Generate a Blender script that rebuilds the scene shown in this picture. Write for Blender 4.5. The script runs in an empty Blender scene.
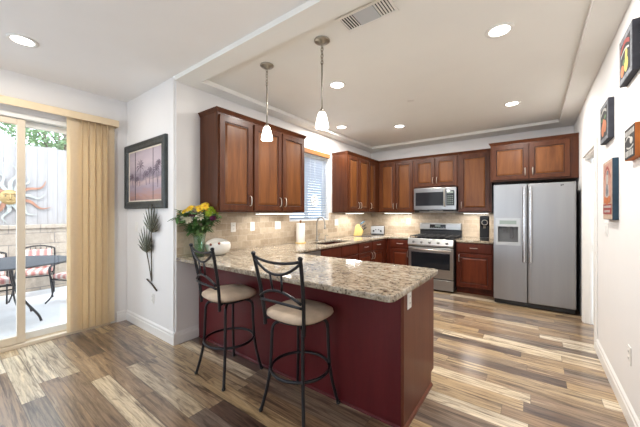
import bpy, bmesh, math, random
from mathutils import Vector, Matrix
random.seed(7)
S = bpy.context.scene
C = S.collection
R = math.radians
PI = math.pi

# ------------------------------------------------------------------ camera
cam_d = bpy.data.cameras.new('camera')
cam = bpy.data.objects.new('camera', cam_d); C.objects.link(cam)
cam.location = (0, 0, 1.37)
cam.rotation_euler = (R(90), 0, R(36.5533))
cam_d.sensor_width = 36; cam_d.lens = 36 * 288.33 / 640
cam_d.shift_y = -0.84 / 640
cam_d.clip_start = 0.05; cam_d.clip_end = 200
S.camera = cam

# ------------------------------------------------------------------ world, sun, fill lamp
w = bpy.data.worlds.new('world'); S.world = w; w.use_nodes = True
bg = w.node_tree.nodes['Background']
bg.inputs[0].default_value = (0.74, 0.87, 1.0, 1); bg.inputs[1].default_value = 4.6

def lamp(name, kind, loc, energy, color=(1, 1, 1), rot=(0, 0, 0), **kw):
    d = bpy.data.lights.new(name, kind); d.energy = energy; d.color = color
    for k, v in kw.items(): setattr(d, k, v)
    o = bpy.data.objects.new(name, d); C.objects.link(o); o.location = loc; o.rotation_euler = rot
    return o
lamp('sun', 'SUN', (0, 0, 10), 2.2, (1, .96, .9), (R(22), R(28), 0), angle=R(3))
# fill lamp added behind the camera, tilted up to brighten the ceilings
lamp('rear_fill', 'AREA', (-1.85, -2.7, 1.2), 66, (.78, .88, 1), (R(146), 0, 0), shape='RECTANGLE', size=3.6, size_y=1.2)

S.view_settings.view_transform = 'Standard'; S.view_settings.look = 'None'
S.view_settings.gamma = 1; S.view_settings.use_curve_mapping = False
S.view_settings.exposure = 0.27
S.cycles.use_denoising = True
S.cycles.max_bounces = 10; S.cycles.diffuse_bounces = 8; S.cycles.glossy_bounces = 4
S.cycles.transparent_max_bounces = 16; S.cycles.caustics_reflective = False; S.cycles.caustics_refractive = False
S.cycles.sample_clamp_indirect = 6

WARM = (1.0, .965, .91)

# ------------------------------------------------------------------ materials
class NT:
    def __init__(s, m):
        s.t = m.node_tree; s.n = s.t.nodes; s.l = s.t.links; s.b = s.n['Principled BSDF']
    def node(s, typ, **kw):
        n = s.n.new(typ)
        for k, v in kw.items():
            if k.startswith('i_'):
                n.inputs[k[2:].replace('_', ' ')].default_value = v
            else: setattr(n, k, v)
        return n
    def link(s, a, b): s.l.new(a, b)
    def math(s, op, a, b=None, c=None):
        n = s.n.new('ShaderNodeMath'); n.operation = op
        for i, v in enumerate((a, b, c)):
            if v is None: continue
            if isinstance(v, (int, float)): n.inputs[i].default_value = v
            else: s.l.new(v, n.inputs[i])
        return n.outputs[0]
    def mix(s, fac, a, b, blend='MIX'):
        n = s.n.new('ShaderNodeMix'); n.data_type = 'RGBA'; n.blend_type = blend
        for i, v in ((0, fac), (6, a), (7, b)):
            if isinstance(v, (int, float)): n.inputs[i].default_value = v
            elif isinstance(v, tuple): n.inputs[i].default_value = (*v, 1) if len(v) == 3 else v
            else: s.l.new(v, n.inputs[i])
        return n.outputs[2]
    def ramp(s, fac, stops, interp='LINEAR'):
        n = s.n.new('ShaderNodeValToRGB'); n.color_ramp.interpolation = interp
        e = n.color_ramp.elements
        while len(e) > 1: e.remove(e[-1])
        e[0].position = stops[0][0]; e[0].color = (*stops[0][1], 1)
        for p, c in stops[1:]:
            k = e.new(p); k.color = (*c, 1)
        s.l.new(fac, n.inputs[0]); return n.outputs[0]
    def coords(s, scale=(1, 1, 1), kind='Object'):
        tc = s.n.new('ShaderNodeTexCoord'); mp = s.n.new('ShaderNodeMapping')
        mp.inputs['Scale'].default_value = scale
        s.l.new(tc.outputs[kind], mp.inputs['Vector']); return mp.outputs[0]
    def noise(s, vec, scale, detail=4, rough=.5, dist=0, out=0):
        n = s.n.new('ShaderNodeTexNoise'); n.inputs['Scale'].default_value = scale
        n.inputs['Detail'].default_value = detail; n.inputs['Roughness'].default_value = rough
        n.inputs['Distortion'].default_value = dist
        s.l.new(vec, n.inputs['Vector']); return n.outputs[out]

def mat(name, color, rough=.5, metal=0, noise=.06, nscale=14, bump=0, **kw):
    m = bpy.data.materials.new(name); m.use_nodes = True; t = NT(m); b = t.b
    b.inputs['Roughness'].default_value = rough; b.inputs['Metallic'].default_value = metal
    v = t.coords(); f = t.noise(v, nscale)
    lo = tuple(max(0, c * (1 - noise)) for c in color); hi = tuple(min(1, c * (1 + noise)) for c in color)
    t.link(t.ramp(f, [(.3, lo), (.7, hi)]), b.inputs['Base Color'])
    if bump:
        bn = t.node('ShaderNodeBump'); bn.inputs['Strength'].default_value = bump; bn.inputs['Distance'].default_value = .01
        t.link(t.noise(v, nscale * 4), bn.inputs['Height']); t.link(bn.outputs[0], b.inputs['Normal'])
    for k, val in kw.items():
        b.inputs[k.replace('_', ' ')].default_value = val
    return m

def emit(name, color, strength):
    m = bpy.data.materials.new(name); m.use_nodes = True; b = m.node_tree.nodes['Principled BSDF']
    b.inputs['Base Color'].default_value = (.9, .9, .9, 1)
    b.inputs['Emission Color'].default_value = (*color, 1); b.inputs['Emission Strength'].default_value = strength
    return m

def wood(name, dark, light, rough=.3, axis='z', coat=.25, scale=1.0, rnd=.16):
    m = bpy.data.materials.new(name); m.use_nodes = True; t = NT(m); b = t.b
    sc = {'z': (9, 9, .8), 'x': (.8, 9, 9), 'y': (9, .8, 9)}[axis]
    v = t.coords(tuple(k * scale for k in sc))
    oi = t.node('ShaderNodeObjectInfo')
    add = t.node('ShaderNodeVectorMath', operation='ADD'); t.link(v, add.inputs[0])
    cmb = t.node('ShaderNodeCombineXYZ'); r10 = t.math('MULTIPLY', oi.outputs['Random'], 37.0)
    t.link(r10, cmb.inputs[0]); t.link(r10, cmb.inputs[1]); t.link(cmb.outputs[0], add.inputs[1])
    f = t.noise(add.outputs[0], 1.6, 6, .6, .6)
    f2 = t.noise(add.outputs[0], 9, 3, .7, .2)
    f3 = t.math('ADD', t.math('MULTIPLY', f, .75), t.math('MULTIPLY', f2, .25))
    col = t.ramp(f3, [(.32, dark), (.68, light)])
    val = t.math('ADD', 1 - rnd / 2, t.math('MULTIPLY', oi.outputs['Random'], rnd))
    hsv = t.node('ShaderNodeHueSaturation'); t.link(col, hsv.inputs['Color']); t.link(val, hsv.inputs['Value'])
    t.link(hsv.outputs[0], b.inputs['Base Color'])
    b.inputs['Roughness'].default_value = rough; b.inputs['Coat Weight'].default_value = coat; b.inputs['Coat Roughness'].default_value = .18; b.inputs['Specular IOR Level'].default_value = .25
    return m

def floor_mat():
    m = bpy.data.materials.new('plank_floor'); m.use_nodes = True; t = NT(m); b = t.b
    tc = t.node('ShaderNodeTexCoord'); sep = t.node('ShaderNodeSeparateXYZ'); t.link(tc.outputs['Object'], sep.inputs[0])
    x, y = sep.outputs[0], sep.outputs[1]
    W, L = .128, 1.05
    yr = t.math('DIVIDE', y, W); row = t.math('FLOOR', yr); fy = t.math('FRACT', yr)
    wn = t.node('ShaderNodeTexWhiteNoise', noise_dimensions='1D'); t.link(row, wn.inputs['W'])
    xr = t.math('ADD', t.math('DIVIDE', x, L), t.math('MULTIPLY', wn.outputs['Value'], 7.3))
    colm = t.math('FLOOR', xr); fx = t.math('FRACT', xr)
    cb = t.node('ShaderNodeCombineXYZ'); t.link(row, cb.inputs[0]); t.link(colm, cb.inputs[1])
    wn2 = t.node('ShaderNodeTexWhiteNoise', noise_dimensions='2D'); t.link(cb.outputs[0], wn2.inputs['Vector'])
    rnd = wn2.outputs['Value']
    base = t.ramp(rnd, [(0, (.10, .062, .046)), (.14, (.19, .125, .085)), (.28, (.30, .20, .115)), (.42, (.20, .16, .135)),
                        (.54, (.42, .295, .155)), (.68, (.46, .35, .21)), (.80, (.32, .215, .125)), (.92, (.70, .60, .43)), (1, (.76, .69, .55))])
    # grain
    off = t.node('ShaderNodeCombineXYZ'); t.link(t.math('MULTIPLY', rnd, 91), off.inputs[2]); t.link(t.math('MULTIPLY', rnd, 31), off.inputs[0])
    ad = t.node('ShaderNodeVectorMath', operation='ADD'); t.link(tc.outputs['Object'], ad.inputs[0]); t.link(off.outputs[0], ad.inputs[1])
    mp = t.node('ShaderNodeMapping'); mp.inputs['Scale'].default_value = (.75, 9, 1); t.link(ad.outputs[0], mp.inputs['Vector'])
    g1 = t.noise(mp.outputs[0], 1.7, 6, .62, 1.4)
    g2 = t.noise(mp.outputs[0], 6.5, 4, .7, .6)
    streak = t.ramp(g1, [(.30, (.16, .12, .10)), (.40, (.50, .45, .42)), (.48, (.95, .93, .9)), (.60, (1.05, 1.02, 1)), (.70, (1.25, 1.22, 1.15))])
    c = t.mix(1.0, base, streak, 'MULTIPLY')
    fine = t.ramp(g2, [(.38, (.45, .42, .40)), (.54, (1, 1, 1))])
    c = t.mix(.6, c, fine, 'MULTIPLY')
    mp3 = t.node('ShaderNodeMapping'); mp3.inputs['Scale'].default_value = (.6, 17, 1); t.link(ad.outputs[0], mp3.inputs['Vector'])
    g3 = t.noise(mp3.outputs[0], 2.2, 5, .65, 1.0)
    c = t.mix(.7, c, t.ramp(g3, [(.36, (.22, .16, .13)), (.455, (.85, .82, .79)), (.58, (1.08, 1.06, 1.02)), (.70, (1.3, 1.25, 1.15))]), 'MULTIPLY')
    pale = t.ramp(g1, [(.60, (0, 0, 0)), (.78, (1, 1, 1))])
    pf = t.math('MULTIPLY', pale, .55)
    c = t.mix(pf, c, (.66, .57, .42))
    # warm knots
    mp2 = t.node('ShaderNodeMapping'); mp2.inputs['Scale'].default_value = (2.2, 7, 1); t.link(ad.outputs[0], mp2.inputs['Vector'])
    k = t.noise(mp2.outputs[0], 1.2, 2, .5, 2.2)
    kf = t.math('MULTIPLY', t.ramp(k, [(.62, (0, 0, 0)), (.72, (1, 1, 1))]), .6)
    c = t.mix(kf, c, (.11, .058, .032))
    # seams
    e = .012
    sy = t.math('MINIMUM', fy, t.math('SUBTRACT', 1, fy)); sx = t.math('MULTIPLY', t.math('MINIMUM', fx, t.math('SUBTRACT', 1, fx)), L / W)
    sm = t.math('LESS_THAN', t.math('MINIMUM', sy, sx), e)
    c = t.mix(t.math('MULTIPLY', sm, .7), c, (.05, .035, .025))
    t.link(c, b.inputs['Base Color'])
    rr = t.math('ADD', .27, t.math('MULTIPLY', g2, .16)); t.link(rr, b.inputs['Roughness'])
    b.inputs['Coat Weight'].default_value = .9; b.inputs['Coat Roughness'].default_value = .22
    bn = t.node('ShaderNodeBump'); bn.inputs['Strength'].default_value = .12; bn.inputs['Distance'].default_value = .004
    t.link(t.math('SUBTRACT', g2, t.math('MULTIPLY', sm, 1.0)), bn.inputs['Height']); t.link(bn.outputs[0], b.inputs['Normal'])
    return m

def granite_mat():
    m = bpy.data.materials.new('granite'); m.use_nodes = True; t = NT(m); b = t.b
    v = t.coords((1, 2.2, 1))
    a = t.noise(v, 7, 6, .65, 1.6)
    c = t.ramp(a, [(.25, (.09, .065, .05)), (.36, (.20, .165, .13)), (.45, (.33, .275, .205)), (.55, (.42, .37, .29)), (.66, (.50, .47, .41)), (.80, (.28, .26, .235))])
    v2 = t.coords()
    s = t.noise(v2, 48, 4, .7)
    sp = t.ramp(s, [(.36, (.06, .045, .04)), (.45, (.80, .78, .75)), (.58, (1, 1, 1)), (.7, (1.25, 1.22, 1.15))])
    c = t.mix(.9, c, sp, 'MULTIPLY')
    s2 = t.noise(v2, 34, 2, .6, .5)
    f = t.math('MULTIPLY', t.ramp(s2, [(.62, (0, 0, 0)), (.72, (1, 1, 1))]), .55)
    c = t.mix(f, c, (.42, .24, .13))
    t.link(c, b.inputs['Base Color']); b.inputs['Roughness'].default_value = .09
    b.inputs['Specular IOR Level'].default_value = .6
    return m

def tile_mat(axis):
    m = bpy.data.materials.new('travertine_tile'); m.use_nodes = True; t = NT(m); b = t.b
    tc = t.node('ShaderNodeTexCoord'); sep = t.node('ShaderNodeSeparateXYZ'); t.link(tc.outputs['Object'], sep.inputs[0])
    cb = t.node('ShaderNodeCombineXYZ'); t.link(sep.outputs[axis], cb.inputs[0]); t.link(sep.outputs[2], cb.inputs[1])
    bk = t.node('ShaderNodeTexBrick'); t.link(cb.outputs[0], bk.inputs['Vector'])
    bk.inputs['Scale'].default_value = 1; bk.inputs['Brick Width'].default_value = .152; bk.inputs['Row Height'].default_value = .0775
    bk.inputs['Mortar Size'].default_value = .003; bk.inputs['Mortar Smooth'].default_value = .3; bk.inputs['Bias'].default_value = 0
    bk.inputs['Color1'].default_value = (.52, .44, .345, 1); bk.inputs['Color2'].default_value = (.35, .28, .205, 1)
    bk.inputs['Mortar'].default_value = (.50, .435, .36, 1)
    n = t.noise(tc.outputs['Object'], 22, 6, .65, .8)
    c = t.mix(.6, bk.outputs['Color'], t.ramp(n, [(.3, (.72, .66, .6)), (.6, (1.1, 1.06, 1))]), 'MULTIPLY')
    t.link(c, b.inputs['Base Color']); b.inputs['Roughness'].default_value = .38
    bn = t.node('ShaderNodeBump'); bn.inputs['Strength'].default_value = .25; bn.inputs['Distance'].default_value = .003
    t.link(t.math('SUBTRACT', 1, bk.outputs['Fac']), bn.inputs['Height']); t.link(bn.outputs[0], b.inputs['Normal'])
    return m

def block_mat():
    m = bpy.data.materials.new('block_wall'); m.use_nodes = True; t = NT(m); b = t.b
    tc = t.node('ShaderNodeTexCoord'); sep = t.node('ShaderNodeSeparateXYZ'); t.link(tc.outputs['Object'], sep.inputs[0])
    cb = t.node('ShaderNodeCombineXYZ'); t.link(sep.outputs[1], cb.inputs[0]); t.link(sep.outputs[2], cb.inputs[1])
    bk = t.node('ShaderNodeTexBrick'); t.link(cb.outputs[0], bk.inputs['Vector'])
    bk.inputs['Scale'].default_value = 1; bk.inputs['Brick Width'].default_value = .40; bk.inputs['Row Height'].default_value = .2
    bk.inputs['Mortar Size'].default_value = .008
    bk.inputs['Color1'].default_value = (.44, .37, .30, 1); bk.inputs['Color2'].default_value = (.35, .29, .23, 1); bk.inputs['Mortar'].default_value = (.23, .195, .17, 1)
    n = t.noise(tc.outputs['Object'], 12, 5, .7)
    c = t.mix(.7, bk.outputs['Color'], t.ramp(n, [(.3, (.65, .62, .6)), (.65, (1.1, 1.08, 1.05))]), 'MULTIPLY')
    t.link(c, b.inputs['Base Color']); b.inputs['Roughness'].default_value = .9
    return m

def steel_mat(name='stainless_steel', col=(.46, .46, .455), rough=.27, ax=(60, 60, .6)):
    m = bpy.data.materials.new(name); m.use_nodes = True; t = NT(m); b = t.b
    f = t.noise(t.coords(ax), 2, 3)
    t.link(t.ramp(f, [(.3, tuple(c * .95 for c in col)), (.7, tuple(min(1, c * 1.04) for c in col))]), b.inputs['Base Color'])
    b.inputs['Metallic'].default_value = 1; b.inputs['Roughness'].default_value = rough
    return m

def stripe_mat():
    m = bpy.data.materials.new('striped_cushion'); m.use_nodes = True; t = NT(m); b = t.b
    tc = t.node('ShaderNodeTexCoord'); sep = t.node('ShaderNodeSeparateXYZ'); t.link(tc.outputs['Object'], sep.inputs[0])
    f = t.math('FRACT', t.math('MULTIPLY', sep.outputs[0], 9.0))
    t.link(t.ramp(f, [(0, (.44, .17, .15)), (.3, (.52, .31, .27)), (.45, (.58, .50, .45)), (.8, (.47, .24, .20))], 'CONSTANT'), b.inputs['Base Color'])
    b.inputs['Roughness'].default_value = .85
    return m

def sunset_mat():
    # hazy mauve beach painting: sky fading to warm water, built in object space of its canvas
    m = bpy.data.materials.new('beach_painting'); m.use_nodes = True; t = NT(m); b = t.b
    tc = t.node('ShaderNodeTexCoord'); sep = t.node('ShaderNodeSeparateXYZ'); t.link(tc.outputs['Object'], sep.inputs[0])
    mp = t.node('ShaderNodeMapping'); mp.inputs['Scale'].default_value = (1.2, 1, 7); t.link(tc.outputs['Object'], mp.inputs['Vector'])
    n = t.noise(mp.outputs[0], 2.4, 5, .6, .5)
    z = t.math('ADD', sep.outputs[2], t.math('MULTIPLY', t.math('SUBTRACT', n, .5), .22))
    c = t.ramp(t.math('ADD', t.math('DIVIDE', z, .7), .5), [(0, (.22, .15, .18)), (.14, (.42, .24, .2)), (.28, (.36, .30, .38)), (.40, (.52, .40, .40)), (.47, (.24, .2, .25)),
                  (.55, (.40, .34, .40)), (.72, (.55, .46, .50)), (1, (.40, .34, .40))])
    t.link(c, b.inputs['Base Color']); b.inputs['Roughness'].default_value = .45
    return m

def glass_mat(name, rough=0, tint=(1, 1, 1), thin=True):
    m = bpy.data.materials.new(name); m.use_nodes = True; t = NT(m)
    out = t.n['Material Output']
    if thin:
        lw = t.node('ShaderNodeLayerWeight'); fr_ = t.math('ADD', .04, t.math('MULTIPLY', t.math('POWER', lw.outputs['Facing'], 5.0), .6))
        tr = t.node('ShaderNodeBsdfTransparent'); tr.inputs[0].default_value = (*tint, 1)
        gl = t.node('ShaderNodeBsdfGlossy'); gl.inputs['Roughness'].default_value = rough
        mx = t.node('ShaderNodeMixShader'); t.link(fr_, mx.inputs[0]); t.link(tr.outputs[0], mx.inputs[1]); t.link(gl.outputs[0], mx.inputs[2])
        t.link(mx.outputs[0], out.inputs['Surface'])
    return m

M = {}
M['wall'] = mat('wall_paint', (.785, .775, .77), .75, noise=.012, nscale=3)
M['ceil'] = mat('ceiling_paint', (.83, .83, .80), .85, noise=.012, nscale=3)
M['ceil_d'] = mat('dining_ceiling_paint', (.84, .83, .82), .85, noise=.012, nscale=3)
M['trim'] = mat('white_trim', (.82, .81, .79), .4, noise=.01)
M['floor'] = floor_mat()
M['granite'] = granite_mat()
M['tile_y'] = tile_mat(1); M['tile_x'] = tile_mat(0)
M['cherry'] = wood('cherry_cabinet', (.045, .011, .0040), (.105, .032, .0105), rough=.36, coat=.05)
M['cherry_panel'] = wood('cherry_door_panel', (.082, .025, .0075), (.195, .072, .021), rough=.36, coat=.05, scale=.8)
M['cherry_low'] = wood('cherry_base_cabinet', (.052, .009, .0048), (.110, .022, .009), rough=.36, coat=.05)
M['cherry_low_panel'] = wood('cherry_base_panel', (.065, .012, .0055), (.140, .031, .011), rough=.36, coat=.05)
M['groove'] = mat('dark_groove_line', (.022, .007, .004), .5)  # darker colour along the groove round each door panel
M['burgundy'] = wood('burgundy_panel', (.072, .0065, .009), (.102, .011, .013), rough=.40, coat=.06, scale=.6)
M['endpanel'] = wood('end_panel', (.100, .026, .013), (.150, .046, .022), rough=.42, coat=.06)
M['kick'] = mat('toe_kick', (.05, .018, .012), .6)
M['nickel'] = mat('brushed_nickel', (.66, .63, .58), .28, 1, .04, 60)
M['steel'] = steel_mat()
M['steel_h'] = steel_mat('range_steel', (.46, .46, .455), .32, (.6, 60, 60))
M['fridge'] = steel_mat('fridge_steel', (.355, .355, .36), .36, (4, 4, .3))
M['handlesteel'] = steel_mat('handle_steel', (.62, .62, .63), .25, (30, 30, .3))
M['fridgeside'] = mat('fridge_side', (.025, .025, .028), .5)
M['black'] = mat('black_plastic', (.012, .012, .013), .3)
M['blackglass'] = mat('black_glass', (.012, .014, .018), .05, noise=.02)
M['grate'] = mat('cast_iron', (.015, .015, .016), .6, bump=.2)
M['iron'] = mat('black_iron', (.012, .012, .016), .36, .3)
M['suede'] = mat('suede_seat', (.50, .39, .29), .9, noise=.22, nscale=7, bump=.1)
M['white'] = mat('white_plastic', (.80, .79, .76), .4, noise=.01)
M['paper'] = mat('paper_towel', (.84, .81, .77), .9, noise=.02, bump=.2)
M['ceramic'] = mat('white_ceramic', (.78, .75, .70), .18, noise=.02)
M['rust'] = mat('rust_spot', (.25, .06, .03), .4)
M['glass'] = glass_mat('pane_glass')
M['vaseglass'] = glass_mat('vase_glass', .02, (.86, .95, .92))
M['water'] = glass_mat('vase_water', .0, (.80, .88, .80))
M['frost'] = emit('lit_frosted_glass', (1, .93, .80), 5.0)
M['lampdisc'] = emit('lit_lamp_disc', (1, .96, .88), 9.0)
M['strip'] = emit('lit_strip', (1, .97, .90), 5.0)
M['tan'] = mat('tan_valance', (.72, .58, .39), .6, noise=.03)
M['vane'] = mat('tan_vane', (.88, .78, .60), .7, noise=.04, nscale=40)
M['vinyl'] = mat('almond_vinyl', (.74, .64, .50), .5, noise=.02)
M['vinylw'] = mat('white_vinyl', (.78, .78, .75), .45, noise=.02)
M['honey'] = wood('honey_wood', (.20, .085, .028), (.32, .14, .05), axis='y', rnd=.02)
M['slat'] = mat('white_slat', (.58, .63, .70), .5, noise=.02)
def add_translucency(m, fac, col):
    t = NT(m); tl = t.node('ShaderNodeBsdfTranslucent'); tl.inputs[0].default_value = (*col, 1); mx = t.node('ShaderNodeMixShader'); mx.inputs[0].default_value = fac
    t.link(t.b.outputs[0], mx.inputs[1]); t.link(tl.outputs[0], mx.inputs[2]); t.link(mx.outputs[0], t.n['Material Output'].inputs['Surface'])
add_translucency(M['slat'], .3, (.7, .76, .84)); add_translucency(M['vane'], .5, (.90, .78, .58))
M['frame'] = mat('pewter_frame', (.045, .052, .052), .4, .2, .3, 20, .2)
M['linen'] = mat('linen_liner', (.72, .66, .55), .7)
M['painting'] = sunset_mat()
M['palmink'] = mat('painted_palm', (.17, .13, .17), .6)
M['darkbar'] = mat('painted_divider', (.06, .05, .07), .6)
M['leafmetal'] = mat('patina_leaf', (.085, .088, .060), .45, .6, .5, 18)
M['bronze'] = mat('bronze_stem', (.07, .055, .04), .4, .7, .3)
M['navy'] = mat('navy_canvas_edge', (.018, .045, .075), .8, noise=.15)
M['slate'] = mat('charcoal_canvas_edge', (.035, .036, .048), .8, noise=.25)
M['rustorange'] = mat('orange_canvas_edge', (.44, .13, .025), .8, noise=.2)
M['greyart'] = mat('grey_crate_art', (.16, .17, .19), .8, noise=.5, nscale=40)
M['ink'] = mat('black_art', (.02, .02, .022), .8)
M['chalk'] = mat('chalk_white', (.42, .41, .39), .8, noise=.2)
M['artred'] = mat('art_red', (.26, .04, .035), .7)
M['artorange'] = mat('art_orange', (.45, .14, .05), .7, noise=.25)
M['artyellow'] = mat('art_yellow', (.48, .40, .09), .7, noise=.2)
M['artgreen'] = mat('art_green', (.06, .13, .04), .7)
M['artcream'] = mat('art_cream', (.46, .34, .26), .75, noise=.2, nscale=25)
M['artskin'] = mat('art_rose', (.42, .23, .18), .75, noise=.2, nscale=25)
M['yellow'] = mat('yellow_petal', (.84, .60, .04), .6, noise=.15, nscale=30)
M['yelloweye'] = mat('golden_eye', (.55, .30, .02), .8)
M['petalw'] = mat('white_petal', (.78, .74, .60), .6)
M['petald'] = mat('plum_petal', (.075, .012, .022), .6)
M['petalp'] = mat('purple_petal', (.18, .025, .11), .6)
M['lime'] = mat('lime_bloom', (.34, .44, .03), .6)
M['brown'] = mat('flower_eye', (.05, .022, .01), .8)
M['leaf'] = mat('green_leaf', (.06, .14, .035), .5, noise=.4, nscale=9)
M['leaf2'] = mat('light_leaf', (.16, .26, .09), .5, noise=.3, nscale=9)
M['bamboo'] = wood('bamboo_block', (.58, .38, .12), (.72, .52, .20), rnd=.02, coat=.05)
M['board'] = mat('dark_board', (.06, .05, .05), .35)
M['blue'] = mat('teal_handle', (.05, .12, .17), .4)
M['patio'] = mat('patio_concrete', (.60, .585, .57), .9, noise=.05, nscale=4)
M['fencewood'] = wood('weathered_fence', (.30, .275, .265), (.40, .375, .365), rough=.9, coat=0, rnd=.14)
M['block'] = block_mat()
M['stripe'] = stripe_mat()
M['gold'] = mat('sun_face_gold', (.36, .24, .09), .5, .2, .2)
M['verdigris'] = mat('sun_ray_silver', (.40, .41, .38), .5, .2, .2)
M['copper'] = mat('sun_ray_copper', (.34, .16, .10), .5, .2, .2)
M['tablemesh'] = mat('dark_table', (.05, .052, .058), .8, .2)
M['bark'] = mat('tree_bark', (.20, .16, .13), .9, noise=.3)
M['treeleaf'] = mat('tree_leaf', (.25, .36, .19), .6, noise=.4, nscale=3)
M['treeleaf2'] = mat('tree_leaf_grey', (.34, .42, .30), .6, noise=.3, nscale=3)
M['lcd'] = mat('display_panel', (.22, .27, .24), .2)
M['silver'] = mat('silver_plastic', (.42, .43, .44), .35, .3, .03)
M['bakelite'] = mat('grey_knob', (.30, .30, .30), .35, .7)
M['recess'] = mat('dispenser_recess', (.16, .165, .17), .4)
M['paddlegrey'] = mat('dark_grey_plastic', (.07, .07, .075), .4)
M['aged'] = mat('aged_nickel', (.36, .33, .28), .32, 1, .05, 60)
M['faucetmetal'] = mat('faucet_nickel', (.42, .40, .37), .3, 1, .04, 60)
M['ventreflect'] = mat('vent_reflection_grey', (.52, .55, .58), .5, noise=.01)  # blue-grey reflection painted into the colour of the vent's blank panel
M['mwsteel'] = steel_mat('microwave_steel', (.30, .30, .30), .28, (.6, 60, 60))
M['stone'] = mat('hill_ground', (.30, .28, .22), .95)

# ------------------------------------------------------------------ mesh helpers
def BM(): return bmesh.new()
def box(bm, x0, x1, y0, y1, z0, z1, mtx=None):
    vs = [bm.verts.new((x, y, z)) for x in (x0, x1) for y in (y0, y1) for z in (z0, z1)]
    if mtx:
        for v in vs: v.co = mtx @ v.co
    for f in ((0, 1, 3, 2), (4, 6, 7, 5), (0, 4, 5, 1), (2, 3, 7, 6), (0, 2, 6, 4), (1, 5, 7, 3)):
        bm.faces.new([vs[i] for i in f])
    return bm
def smooth_path(pts, n=6, closed=False):
    P = [Vector(p) for p in pts]; out = []; N = len(P)
    rng = range(N if closed else N - 1)
    for i in rng:
        if closed: p0, p1, p2, p3 = P[i - 1], P[i], P[(i + 1) % N], P[(i + 2) % N]
        else: p0, p1, p2, p3 = P[max(i - 1, 0)], P[i], P[i + 1], P[min(i + 2, N - 1)]
        for k in range(n):
            t = k / n
            out.append(.5 * ((2 * p1) + (-p0 + p2) * t + (2 * p0 - 5 * p1 + 4 * p2 - p3) * t * t + (-p0 + 3 * p1 - 3 * p2 + p3) * t ** 3))
    if not closed: out.append(P[-1].copy())
    return out
def tube(bm, pts, r, seg=8, closed=False, smooth=0):
    P = smooth_path(pts, smooth, closed) if smooth else [Vector(p) for p in pts]
    n = len(P); rings = []; up = None
    for i in range(n):
        if closed: d = P[(i + 1) % n] - P[i - 1]
        else: d = P[min(i + 1, n - 1)] - P[max(i - 1, 0)]
        d.normalize()
        if up is None:
            up = Vector((0, 0, 1)) if abs(d.z) < .9 else Vector((1, 0, 0))
        a = d.cross(up)
        if a.length < 1e-4: a = d.cross(Vector((0.3, 1, .2)))
        a.normalize(); b_ = a.cross(d).normalized(); up = b_
        rad = r[min(int(i * len(r) / n), len(r) - 1)] if isinstance(r, (list, tuple)) else r
        rings.append([bm.verts.new(P[i] + (a * math.cos(2 * PI * k / seg) + b_ * math.sin(2 * PI * k / seg)) * rad) for k in range(seg)])
    m = n if closed else n - 1
    for i in range(m):
        A, B = rings[i], rings[(i + 1) % n]
        for k in range(seg):
            f = bm.faces.new((A[k], A[(k + 1) % seg], B[(k + 1) % seg], B[k])); f.smooth = True
    if not closed:
        bm.faces.new(rings[0][::-1]); bm.faces.new(rings[-1])
    return bm
def lathe(bm, prof, c=(0, 0, 0), seg=24, smooth=True, mtx=None):
    rings = []
    for r, z in prof:
        if r < 1e-5: rings.append([bm.verts.new((c[0], c[1], c[2] + z))])
        else: rings.append([bm.verts.new((c[0] + r * math.cos(2 * PI * k / seg), c[1] + r * math.sin(2 * PI * k / seg), c[2] + z)) for k in range(seg)])
    for A, B in zip(rings[:-1], rings[1:]):
        for k in range(seg):
            a0, a1 = A[k % len(A)], A[(k + 1) % len(A)]; b0, b1 = B[k % len(B)], B[(k + 1) % len(B)]
            vs = []
            for v in (a0, a1, b1, b0):
                if v not in vs: vs.append(v)
            if len(vs) > 2:
                f = bm.faces.new(vs); f.smooth = smooth
    if mtx:
        for rg in rings:
            for v in rg: v.co = mtx @ v.co
    return bm
def prism(bm, pts, axis, d0, d1):
    """extrude a 2D outline along an axis: axis 'y' takes pts as (x,z), 'x' as (y,z), 'z' as (x,y)"""
    def P(p, d): return {'y': (p[0], d, p[1]), 'x': (d, p[0], p[1]), 'z': (p[0], p[1], d)}[axis]
    A = [bm.verts.new(P(p, d0)) for p in pts]; B = [bm.verts.new(P(p, d1)) for p in pts]
    n = len(pts)
    bm.faces.new(A[::-1]); bm.faces.new(B)
    for i in range(n): bm.faces.new((A[i], A[(i + 1) % n], B[(i + 1) % n], B[i]))
    return bm
def obj(name, bm, m, parent=None, bevel=0, seg=2, recalc=True):
    if recalc: bmesh.ops.recalc_face_normals(bm, faces=bm.faces)
    me = bpy.data.meshes.new(name); bm.to_mesh(me); bm.free()
    o = bpy.data.objects.new(name, me); C.objects.link(o)
    me.materials.append(M[m] if isinstance(m, str) else m)
    if parent: o.parent = parent
    if bevel:
        b = o.modifiers.new('bevel', 'BEVEL'); b.width = bevel; b.segments = seg; b.limit_method = 'ANGLE'; b.angle_limit = R(40)
    return o
def tag(o, label, cat, group=None, kind=None):
    o['label'] = label; o['category'] = cat
    if group: o['group'] = group
    if kind: o['kind'] = kind
    return o
def thing(name, label, cat, loc=(0, 0, 0), rz=0, group=None):
    o = bpy.data.objects.new(name, None); C.objects.link(o); o.empty_display_size = .1
    o.location = loc; o.rotation_euler = (0, 0, rz)
    return tag(o, label, cat, group)
def struct(name, bm, m, parent=None, bevel=0):
    o = obj(name, bm, m, parent, bevel)
    if not parent: o['kind'] = 'structure'
    return o
def sgroup(name, loc=(0, 0, 0), rz=0):
    o = bpy.data.objects.new(name, None); C.objects.link(o); o.location = loc; o.rotation_euler = (0, 0, rz); o['kind'] = 'structure'
    return o
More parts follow.
